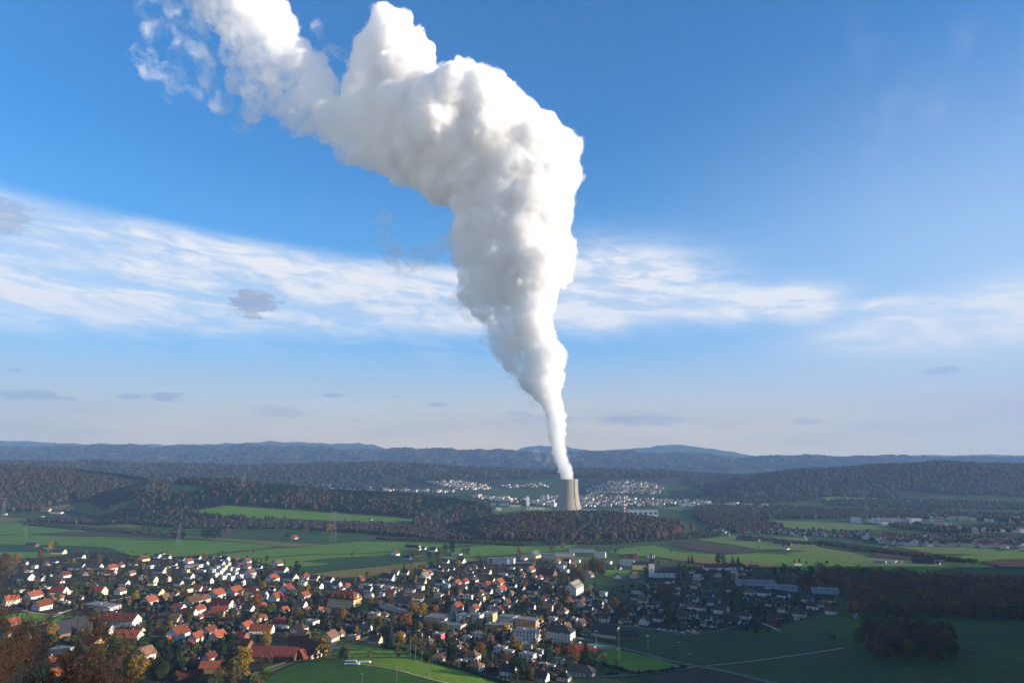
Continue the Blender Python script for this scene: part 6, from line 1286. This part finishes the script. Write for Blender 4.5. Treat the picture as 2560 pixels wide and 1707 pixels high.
def tower_block(label, px, py, w, hpx):
    gx, gy_ = ground_at(px*K, py*K); s = K/FPX*gy_; t = empty('tower_block',(gx,gy_,h1(gx,gy_)-1),R(-24)); tag(t,label,'apartments','pink tower blocks by the embankment')
    W_, H_ = w*s*.62, hpx*s; mb = MB(); mb.box(-W_/2,-W_/2,-2,W_/2,W_/2,H_); mb.box(-W_/4,-W_/4,H_+.003,W_/4,W_/4,H_+3); mb.build('wall', WM['p'], t)
    for st in range(int(H_/3)):
        mb = MB(); z = 1.2+3*st; mb.box(W_/2+.003,-W_*.4,z,W_/2+1.2,W_*.4,z+1.0); mb.build('balcony', WM['w'], t)
tower_block('pink tower block at the left, above the pale embankment', 2206, 1222, 14, 13)
tower_block('pink tower block at the right, above the pale embankment', 2240, 1225, 16, 12)
# church of the far village
gx, gy_ = ground_at(2126*K,1243*K); s=K/FPX*gy_; t = empty('chapel',(gx,gy_,h1(gx,gy_)-1),R(-20)); tag(t,'white church with blunt square tower in the far village by the right edge','church')
mb=MB(); mb.box(-2.5*s,-3*s,-1,2.5*s,3*s,20*s/1.4); mb.build('tower',WM['w'],t)
mb=MB(); hl=14*s; mb.add([(-hl-2.5*s,-5*s,-1),(-2.6*s,-5*s,-1),(-2.6*s,5*s,-1),(-hl-2.5*s,5*s,-1),(-hl-2.5*s,-5*s,7*s),(-2.6*s,-5*s,7*s),(-2.6*s,5*s,7*s),(-hl-2.5*s,5*s,7*s)],[(0,1,5,4),(1,2,6,5),(2,3,7,6),(3,0,4,7)]); mb.build('nave',WM['w'],t)
mb=MB(); mb.add([(-hl-3*s,-5.5*s,7*s),(-2.7*s,-5.5*s,7*s),(-2.7*s,5.5*s,7*s),(-hl-3*s,5.5*s,7*s),(-hl-3*s,0,12*s),(-2.7*s,0,12*s)],[(0,1,5,4),(2,3,4,5),(1,2,5),(3,0,4),(3,2,1,0)]); mb.build('nave_roof',RM['k'],t)
road('embankment','Z 2095,1217 2160,1221 2250,1223 2352,1226 2420,1228',22,FM['olive'],3.0)
# ---------------------------------------------------------------- pylons, poles, lamps, cars, bales
M_steel = plain('galvanised_steel',(.20,.21,.22),.5,metal=0); M_wood_pole = plain('pole_wood',(.16,.13,.10),.8)
def pylon_mesh():
    mb = MB(); H_=1.0
    def half(z): return .095*(1-z)**1.3+.009
    lv = [0,.14,.27,.39,.5,.6,.69,.77,.84,.9,.95,1.0]
    for a,b in zip(lv,lv[1:]):
        ra, rb = half(a), half(b); A=[(-ra,-ra,a),(ra,-ra,a),(ra,ra,a),(-ra,ra,a)]; B=[(-rb,-rb,b),(rb,-rb,b),(rb,rb,b),(-rb,rb,b)]
        for i in range(4):
            mb.bar(A[i],B[i],.0026,n=4,cap=False); mb.bar(A[i],B[(i+1)%4],.0012,n=3,cap=False); mb.bar(A[(i+1)%4],B[i],.0018,n=3,cap=False)
    return mb.mesh('lattice', M_steel)
def arm_mesh():
    mb = MB()
    for s in (-1,1):
        mb.bar((0,-.012,0),(s*.17,0,.0),.003,n=4); mb.bar((0,.012,0),(s*.17,0,0),.003,n=4); mb.bar((0,0,.045),(s*.17,0,0),.004,n=4)
        for k in (.17,.1): mb.bar((s*k,0,0),(s*k,0,-.04),.004,n=4)
    return mb.mesh('cross_arm', M_steel)
PY, AR = pylon_mesh(), arm_mesh()
PYL = []
for px, py, hpx, ang, lab in [(5,1196,50,-20,'tall lattice pylon at the far left edge above the fields'),(56,1242,36,-15,'lattice pylon in the left field, beside the pale track'),(409,1254,46,0,'lattice pylon standing before the dark row of conifers'),(766,1243,64,0,'tall thin lattice pylon in front of the golden river trees'),(1009,1207,36,0,'lattice pylon beside the gravel heap'),(556,1136,42,10,'lattice pylon on the wooded ridge behind the green slope'),(337,1142,30,10,'lattice pylon at the right end of the beech hill'),(352,1140,28,10,'second pylon at the right end of the beech hill'),(1328,1208,32,0,'lattice pylon against the mixed wood left of the tower foot'),(1733,1196,28,0,'lattice pylon in the wood on the right-hand plain'),(1991,1192,30,0,'lattice pylon at the back edge of the pale right field'),(1330,1206,0,0,None)]:
    if not hpx: continue
    gx, gy_ = ground_at(px*K,py*K); h = hpx*K/FPX*gy_*1.03; t = empty('power_pylon',(gx,gy_,h1(gx,gy_)-.3),R(ang)); t.scale=(h,h,h); tag(t,lab,'pylon','high voltage pylons on the plain')
    obj('lattice',PY,t)
    for z in (.70,.82,.94): obj('cross_arm',AR,t,(0,0,z))
    PYL.append((gx,gy_,h1(gx,gy_),h))
def wires(a, b, lab):
    mb = MB(); 
    for side in (-1,1):
        for zf in (.66,.78,.90):
            p = Vector((a[0]+side*a[3]*.16,a[1],a[2]+a[3]*zf)); q = Vector((b[0]+side*b[3]*.16,b[1],b[2]+b[3]*zf)); prev = p; n=14; sag=(q-p).length*.03
            for k in range(1,n+1):
                t_=k/n; w = p.lerp(q,t_) - Vector((0,0,sag*4*t_*(1-t_))); mb.bar(prev,w,.05,n=3,cap=False); prev=w
    o = mb.build('power_line', M_steel); tag(o, lab, 'power line')
wires(PYL[5],PYL[6],'six sagging power cables crossing the wooded ridge, between ridge pylon and beech hill')
wires(PYL[0],PYL[2],'power cables from the left edge pylon to the one by the conifers')
wires(PYL[2],PYL[3],'power cables over the fields between the conifer pylon and the tall thin one')
wires(PYL[3],PYL[4],'power cables from the tall thin pylon to the gravel heap')
def pole(px, py, hpx, lab):
    gx, gy_ = ground_at(px,py); h = hpx/FPX*gy_*1.05; t = empty('utility_pole',(gx,gy_,h1(gx,gy_)-.3)); tag(t,lab,'utility pole','wooden poles in the near meadow')
    mb=MB(); mb.bar((0,0,0),(0,0,h),.16,.11,8); mb.build('post',M_wood_pole,t); mb=MB(); mb.bar((-.5,0,h-.6),(.5,0,h-.6),.05,n=4); mb.bar((-.4,0,h-.6),(-.4,0,h-.3),.05,n=5); mb.bar((.4,0,h-.6),(.4,0,h-.3),.05,n=5); mb.build('insulator_bar',M_rail,t); return t,h
for cx_,cy_,h_,lab in [(903,620,245,'thickest wooden pole at the upper edge of the bright meadow'),(974,700,215,'wooden pole just right of the thickest one, in bright grass'),(1062,790,200,'thin wooden pole in the middle of the bright meadow'),(718,990,205,'wooden pole rising from the dark striped crop, right one'),(243,1000,140,'short wooden pole in the dark crop near the lower edge')]: pole(*P('F',cx_,cy_),h_/TS,lab)
t,h = pole(*P('F',1157,932),220/TS,'wooden pole propped by a leaning strut at the meadow path'); mb=MB(); mb.bar((-4.4,-.5,-.4),(-.1,0,h*.9),.12,.09,7); mb.build('strut',M_wood_pole,t)
def mast(px, py, hpx, lab, name='floodlight_mast', grp='floodlight masts by the football pitch'):
    gx, gy_ = ground_at(px,py); h = hpx/FPX*gy_*1.04; t = empty(name,(gx,gy_,h1(gx,gy_)-.3)); tag(t,lab,'light mast',grp)
    mb=MB(); mb.bar((0,0,0),(0,0,h),.17,.09,8); mb.box(-.3,-.3,0,.3,.3,1.0); mb.build('post',M_steel,t); mb=MB(); mb.bar((0,0,h),(-1.0,-.3,h+.1),.06,n=5); mb.box(-1.5,-.6,h-.05,-.8,.0,h+.28); mb.box(.2,-.5,h-.05,.8,.1,h+.28); mb.build('lamp_head',M_rail,t)
for cx_,cy_,h_,lab in [(1100,545,240,'light mast behind the red court, beside the basketball hoop'),(1410,515,240,'light mast at the upper corner of the pitch'),(1810,602,235,'bright light mast halfway along the lane by the pitch'),(2243,695,235,'light mast near the right end of the lane by the pitch'),(1413,780,230,'light mast in front of the leafless tree pair on the pitch'),(780,400,130,'slim light mast by the parking beside the white block')]: mast(*P('H',cx_,cy_),h_/TS,lab)
mast(*P('J',40,645),120/TS,'light mast at the crossing of the two lanes')
def hoop(px,py,lab):
    gx,gy_=ground_at(px,py); t=empty('basketball_hoop',(gx,gy_,h1(gx,gy_))); tag(t,lab,'basketball hoop','hoops on the red court')
    mb=MB(); mb.bar((0,0,0),(0,0,3.6),.09,n=6); mb.build('post',M_steel,t); mb=MB(); mb.box(-1.1,-.2,2.6,1.1,-.1,4.2); mb.build('backboard',M_white,t)
hoop(*P('H',878,480),'white backboard at the far edge of the red court'); hoop(*P('H',1085,545),'white backboard at the right corner of the red court')
# cars
CARP = {c: plain('car_'+c,v,.3,spec=.5) for c,v in dict(white=(.75,.75,.75),silver=(.45,.47,.5),dark=(.03,.035,.045),red=(.35,.03,.03),blue=(.05,.09,.20)).items()}
M_tyre = plain('tyre_rubber',(.02,.02,.02))
def car_mesh(mat):
    mb=MB(); pr=[(-2.15,.35),(-2.15,.85),(-1.9,1.0),(-.95,1.05),(.95,1.0),(2.0,.85),(2.15,.6),(2.15,.35)]; n=len(pr)
    mb.add([(x,-.85,z) for x,z in pr]+[(x,.85,z) for x,z in pr],[tuple(range(n)),tuple(range(2*n-1,n-1,-1))]+[(i,n+i,n+(i+1)%n,(i+1)%n) for i in range(n)])
    mb.box(-1.0,-.62,1.44,.35,.62,1.50); return mb.mesh('body',mat)
def cabin_mesh():
    mb=MB(); b=[(-1.75,1.0),(1.0,1.0)]; mb.add([(-1.75,-.8,1.0),(1.0,-.8,1.0),(1.0,.8,1.0),(-1.75,.8,1.0),(-1.1,-.64,1.44),(.4,-.64,1.44),(.4,.64,1.44),(-1.1,.64,1.44)],[(0,1,5,4),(1,2,6,5),(2,3,7,6),(3,0,4,7),(4,5,6,7),(3,2,1,0)]); return mb.mesh('windows',M_glass)
def wheel_mesh():
    mb=MB(); mb.bar((0,-.1,0),(0,.1,0),.33,n=12); return mb.mesh('wheel',M_tyre)
CB={c:car_mesh(m) for c,m in CARP.items()}; CW,CWH=cabin_mesh(),wheel_mesh()
def car(px,py,c,ang,lab):
    gx,gy_=ground_at(px,py); x,y=gx,gy_
    dx,dy=math.cos(R(ang)),math.sin(R(ang)); z=h1(x,y)+.62; t=empty('parked_car',(x,y,z),R(ang)); tag(t,lab,'car','cars parked in the village')
    obj('body',CB[c],t); obj('windows',CW,t)
    for sx in (-1.3,1.3):
        for sy in (-.78,.78): obj('wheel',CWH,t,(sx,sy,.33))
for tl,cx_,cy_,c,ang,lab in [('H',838,388,'white',-10,'white car, left one of the sunlit pair beside the white block'),('H',886,394,'white',-10,'white car, right one of the sunlit pair beside the white block'),('H',935,340,'silver',-8,'silver car on the shaded lane left of the tan gabled barn'),('H',1046,345,'silver',-8,'silver car right at the left wall of the tan gabled barn'),('H',1620,352,'white',-60,'white car at the right end of the low dark shed'),('H',1645,212,'silver',0,'silver car by the hedge of the hipped house on the shaded road'),('H',1955,262,'white',-8,'white car, left of two on the shaded village road'),('H',2030,272,'white',-8,'white car, right of two on the shaded village road'),('H',1885,250,'dark',-10,'dark car left of the white pair on the shaded road'),('H',2282,310,'white',-10,'lone white car near the right end of the shaded village road'),('H',1330,215,'white',-5,'white van-like car on the lane above the tan gabled barn'),
 ('D',962,552,'white',-20,'white car in the dark yard left of the long red barn'),('G',1100,905,'silver',80,'silver car on the shaded street, upper of the row'),('G',1095,930,'white',80,'white car in the row on the shaded street'),('G',1090,955,'silver',80,'silver car, lower of the row on the shaded street'),('G',1790,790,'white',85,'white car on the straight shaded street below the church'),('G',1810,705,'white',85,'white car higher up the straight shaded street'),('G',1775,630,'white',60,'white car near the top of the straight shaded street'),('G',1065,662,'silver',80,'silver car at the meadow end of the left shaded street'),('E',2215,605,'silver',-20,'silver car beside the grey roofed houses'),('C',2215,605,'white',-15,'white car on the road left of the school'),('A',1990,690,'white',-25,'white car beside the dark roofed yellow gable'),('B',825,35,'silver',35,'silver car where the gravel path meets the track'),('D',1715,640,'white',-10,'small white car at the barn yard gate'),('I',140,915,'white',-8,'white car under the trees of the shaded gardens'),('I',270,940,'white',20,'white car parked askew in the shaded gardens')]: car(*P(tl,cx_,cy_),c,ang,lab)
# white bus on the field road
gx,gy_=ground_at(*P('I',1505,188)); s=gy_/FPX/TS; t=empty('bus',(gx,gy_,h1(gx,gy_)+1.0)); tag(t,'long white bus on the field road beyond the dark wood edge','bus'); Lb=96*s; hb_=3.2
mb=MB(); mb.box(-Lb/2,-1.25,.4,Lb/2,1.25,hb_); mb.build('body',M_white,t); mb=MB()
for k in range(6): mb=MB(); x0=-Lb/2+Lb*(k+.12)/6; mb.box(x0,-1.29,1.4,x0+Lb/6*.76,-1.253,2.6); mb.build('window',M_glass,t)
for k in (-.32,.34): obj('wheel',CWH,t,(k*Lb,-1.2,.4)).scale=(1.4,1.4,1.4)
# wrapped bales
M_wrap=plain('bale_wrap_pale',(.60,.66,.60),.4,rand=.1); M_wrapb=plain('bale_wrap_blue',(.34,.47,.50),.4,rand=.1)
def bale_mesh(m):
    mb=MB(); n=16; pr=[(.50,-.62),(.62,-.54),(.62,.54),(.50,.62)]
    vs=[(math.cos(2*math.pi*i/n)*r, y, .62+math.sin(2*math.pi*i/n)*r) for r,y in pr for i in range(n)]; fs=[(k*n+i,(k+1)*n+i,(k+1)*n+(i+1)%n,k*n+(i+1)%n) for k in range(3) for i in range(n)]+[tuple(range(n)),tuple(range(4*n-1,3*n-1,-1))]
    mb.add(vs,fs); return mb.mesh('silage_bale',m)
BM=[bale_mesh(M_wrapb),bale_mesh(M_wrap)]
for (cx_,cy_,n,m,lab) in [(115,742,7,0,'blue wrapped silage bale in the front row at the meadow edge'),(105,700,6,0,'blue wrapped silage bale stacked behind the front row'),(205,738,2,1,'pale wrapped bale at the sunlit end of the blue front row'),(275,715,7,1,'pale wrapped bale in the right row near the bare tree'),(340,712,3,1,'pale wrapped bale at the sunlit end of the right row')]:
    g0=ground_at(*P('F',cx_,cy_))
    for k in range(n):
        x=g0[0]+(k-n/2)*1.5; y=g0[1]-(k-n/2)*.26; o=obj('silage_bale',BM[m],None,(x,y,h1(x,y)+.45),R(90+rng.uniform(-8,8)-12)); o.scale=(1.15,1.02,1.15); tag(o,lab,'bale','wrapped silage bales')
# gravel heap in the pit
gx,gy_=ground_at(1068*K,1202*K); 
def heap():
    n=28; V=[(0,0,11.5)]; Fh=[]
    for r,z in ((.28,8.6),(.62,3.6),(1.0,-.6)):
        for i in range(n):
            a=2*math.pi*i/n; k=1+.13*math.sin(3*a+r*5)+.06*math.sin(7*a); V.append((math.cos(a)*38*r*k,math.sin(a)*26*r*k,z))
    Fh=[(0,1+i,1+(i+1)%n) for i in range(n)]; me=bpy.data.meshes.new('gravel_heap')
    F2=[(1+k*n+i,1+(k+1)*n+i,1+(k+1)*n+(i+1)%n,1+k*n+(i+1)%n) for k in range(2) for i in range(n)]
    me.from_pydata(V,[],Fh+F2); me.materials.append(FM['gravel']); o=obj('gravel_heap',me,None,(gx,gy_,h1(gx,gy_))); tag(o,'big pale gravel heap in the pit below the mixed wood','gravel heap')
heap()
# wooden fence along the near lane
def fence(spec, lab):
    g=[ground_at(*p) for p in pts_of(spec)]; t=empty('field_fence',(g[0][0],g[0][1],0)); tag(t,lab,'fence'); mb=MB(); rails=MB(); ox,oy=g[0]
    for a,b in zip(g,g[1:]):
        n=max(1,int(math.hypot(b[0]-a[0],b[1]-a[1])/3.2)); pr=None
        for k in range(n+1):
            x,y=a[0]+(b[0]-a[0])*k/n,a[1]+(b[1]-a[1])*k/n; z=h1(x,y); mp=MB(); mp.bar((x-ox,y-oy,z-.3),(x-ox,y-oy,z+1.5),.10,n=6); mp.build('post',M_wood_pole,t)
            if pr:
                for hh in (.75,1.3): rails.bar((pr[0]-ox,pr[1]-oy,pr[2]+hh),(x-ox,y-oy,z+hh),.06,n=4)
            pr=(x,y,z)
    rails.build('rail',M_wood_pole,t)
fence('D 1070,890 1200,845 1330,790 1450,745 1620,695','wooden rail fence between the near lane and the orchard grass')
fence('D 2050,625 2150,630 2250,655 2330,665','short wooden fence from the yard gate towards the blue bales')
# ---------------------------------------------------------------- the bare tree on the slope just below the viewpoint
M_twig = noisy('twig_bark',(.022,.015,.012),(.045,.032,.024),6,.9,4,spec=.1); M_pale_twig = noisy('pale_twig',(.12,.10,.085),(.18,.15,.125),6,.9,4,spec=.1)
M_rust = leafmat('leaves_rust',(.060,.024,.012),.5)
def near_tree(name, label, x, y, height_, spread, seed, depth, nleaf, bark, r0, lean=(0,0), up=.35, rmin=.009):
    r_ = random.Random(seed); z0=h1(x,y); mb=MB(); tips=[]; base=Vector((0,0,-.5))
    def br(p,d,l,rad,dep):
        n=3; q=p
        for k in range(n):
            d2=(d+Vector((r_.uniform(-1,1),r_.uniform(-1,1),r_.uniform(-.6,1))).normalized()*.16).normalized(); q2=q+d2*l/n; ra=rad*(1-.16*k); mb.bar(q,q2,max(ra,rmin),max(rmin,rad*(1-.16*(k+1))),5 if rad>.03 else 3,cap=False); q=q2; d=d2
            if dep<=2: tips.append((q,d))
            if k<n-1 and dep>0 and r_.random()<.75:
                e=(d+Vector((r_.uniform(-1,1)*spread,r_.uniform(-1,1)*spread,r_.uniform(-.2,up*2)))).normalized(); br(q,e,l*r_.uniform(.5,.75),rad*.5,dep-1)
        if dep>0:
            for k in range(2 if r_.random()<.7 else 3):
                e=(d+Vector((r_.uniform(-1,1)*spread,r_.uniform(-1,1)*spread,r_.uniform(-.15,up*2)))).normalized(); br(q,e,l*r_.uniform(.62,.82),rad*.62,dep-1)
    br(base,Vector((lean[0],lean[1],1)).normalized(),height_*.34,r0,depth)
    t=empty(name,(x,y,z0)); tag(t,label,'tree')
    mb.build('trunk',bark,t)
    if nleaf:
        V=[];F_=[]
        for k in range(nleaf):
            p,d=r_.choice(tips); p=p+Vector((r_.gauss(0,.13),r_.gauss(0,.13),r_.gauss(0,.13))); a=Vector((r_.gauss(0,1),r_.gauss(0,1),r_.gauss(0,1))).normalized(); b=a.orthogonal().normalized(); s=r_.uniform(.05,.10); n0=len(V)
            V+=[p-a*s,p+b*s*.6,p+a*s,p-b*s*.6]; F_.append((n0,n0+1,n0+2,n0+3))
        obj('leaves',mesh_faces('leaves',[tuple(v) for v in V],F_,M_rust),t)
    print(name, len(mb.v))
def slope_spot(px, dist): 
    a,_=ray(px,1600); return a*dist, dist
for px,d,hh,sd,nl in ((-40,44,16,1,2600),(110,50,14.5,2,2300),(270,47,10,3,900)):
    x,y=slope_spot(px,d); near_tree('near_tree',['leafless brown tree with rusty leaves at the lower left edge','brown twiggy tree with rusty leaves, right behind the lower left edge tree','low brown twiggy tree right of the two rusty ones'][sd-1],x,y,hh,.75,sd,7,nl,M_twig,.16)
x,y=slope_spot(400,38); near_tree('pale_sapling','leafless pale sapling reaching over the lower left roofs',x,y,8.2,.55,9,4,0,M_pale_twig,.05,(.35,.0),.5)
# ---------------------------------------------------------------- descriptions that tell the many houses and trees apart
LM = [('the old school',*P('E',0,840)),('the church',*P('G',1880,440)),('the brick barn',*P('D',1830,600)),('the long red barn',*P('D',1400,640)),('the gymnasium',*P('F',1290,160)),('the balcony apartments',*P('G',800,640)),('the red court',*P('H',820,510)),('the football pitch',*P('H',1600,700)),
 ('the tan gabled barn',*P('H',1250,330)),('the cube houses',*P('C',720,420)),('the orange-hipped barn',*P('B',930,300)),('the long works shed',*P('A',1400,850)),('the long white row',*P('B',1640,150)),('the scaffolded house',*P('A',140,790)),('the long office',*P('G',900,90)),('the dark blue office',*P('E',2110,240)),
 ('the bell tower',*P('I',640,340)),('the lone copse',*P('I',2200,1000)),('the long flat school',*P('I',925,430)),('the silage bales',*P('F',180,690)),('the lane crossing',*P('J',150,690)),('the half-timbered gable',*P('D',75,330)),('the yellow gable',*P('B',1300,520)),('the shaded meadow',*P('G',1350,600)),('the dark terraces',*P('I',480,220)),('the conifer pylon',409*K,1235*K),('the gravel heap',1068*K,1196*K),('the cooling tower',1421,1280),('the orange roofed pair',*P('D',1350,230)),('the white hipped block',*P('H',600,350)),('the mast by the hoop',*P('H',1100,430)),('the wood edge',*P('I',1700,420)),('the lone dark tree',*P('C',1710,350))]
ORD = ['','second ','third ','fourth ','fifth ','sixth ','seventh ','eighth ','ninth ','tenth ','eleventh ','twelfth ']+[f'{n}th ' for n in range(13,60)]
def assign(recs, phrase):
    G_ = {}
    for r in recs:
        nm,lx,ly = min(LM, key=lambda m:(r['px']-m[1])**2+((r['py']-m[2])*1.6)**2)
        dx,dy = r['px']-lx,(r['py']-ly)*1.6
        dr = ('right of' if dx>0 else 'left of') if abs(dx)>=abs(dy) else ('below' if dy>0 else 'above')
        G_.setdefault((phrase(r),dr,nm),[]).append((dx*dx+dy*dy,r))
    for (ph,dr,nm),L_ in G_.items():
        L_.sort(key=lambda q:q[0])
        for i,(d,r) in enumerate(L_):
            r['o']['label'] = f"{ph}, {'nearest' if i==0 and len(L_)>1 else ORD[i].strip()+' nearest' if i else ''} {dr} {nm}".replace(',  ',', ').replace(' ,',',')
def hp(r):
    w = WALLC[r['wall']][0]
    if r['typ']=='flat': return f"{w} flat-roofed house"
    f = {'G':'gabled','hip':'hip-roofed'}.get(r['typ'],'gabled'); s = 'big ' if r['size']>210 else 'small ' if r['size']<70 else ''
    return f"{s}{w} {f} house with {ROOFC[r['roof']][0]} roof"
assign(HOUSES, hp)
def tp(r):
    c = {'dark':'dark green','brown':'brown','golden':'golden yellow','orange':'orange','russet':'russet','olive':'olive green','green':'green'}[r['col']]
    s = {'round':'broad crowned tree','fine':'leafy broad tree','tall':'narrow tree','spruce':'pointed conifer','bare':'thinly leaved tree'}[r['shape']]
    k = 'tall ' if r['h']>17 else 'small ' if r['h']<7 else ''
    return f"{k}{c} {s}"
assign(TREES, tp)
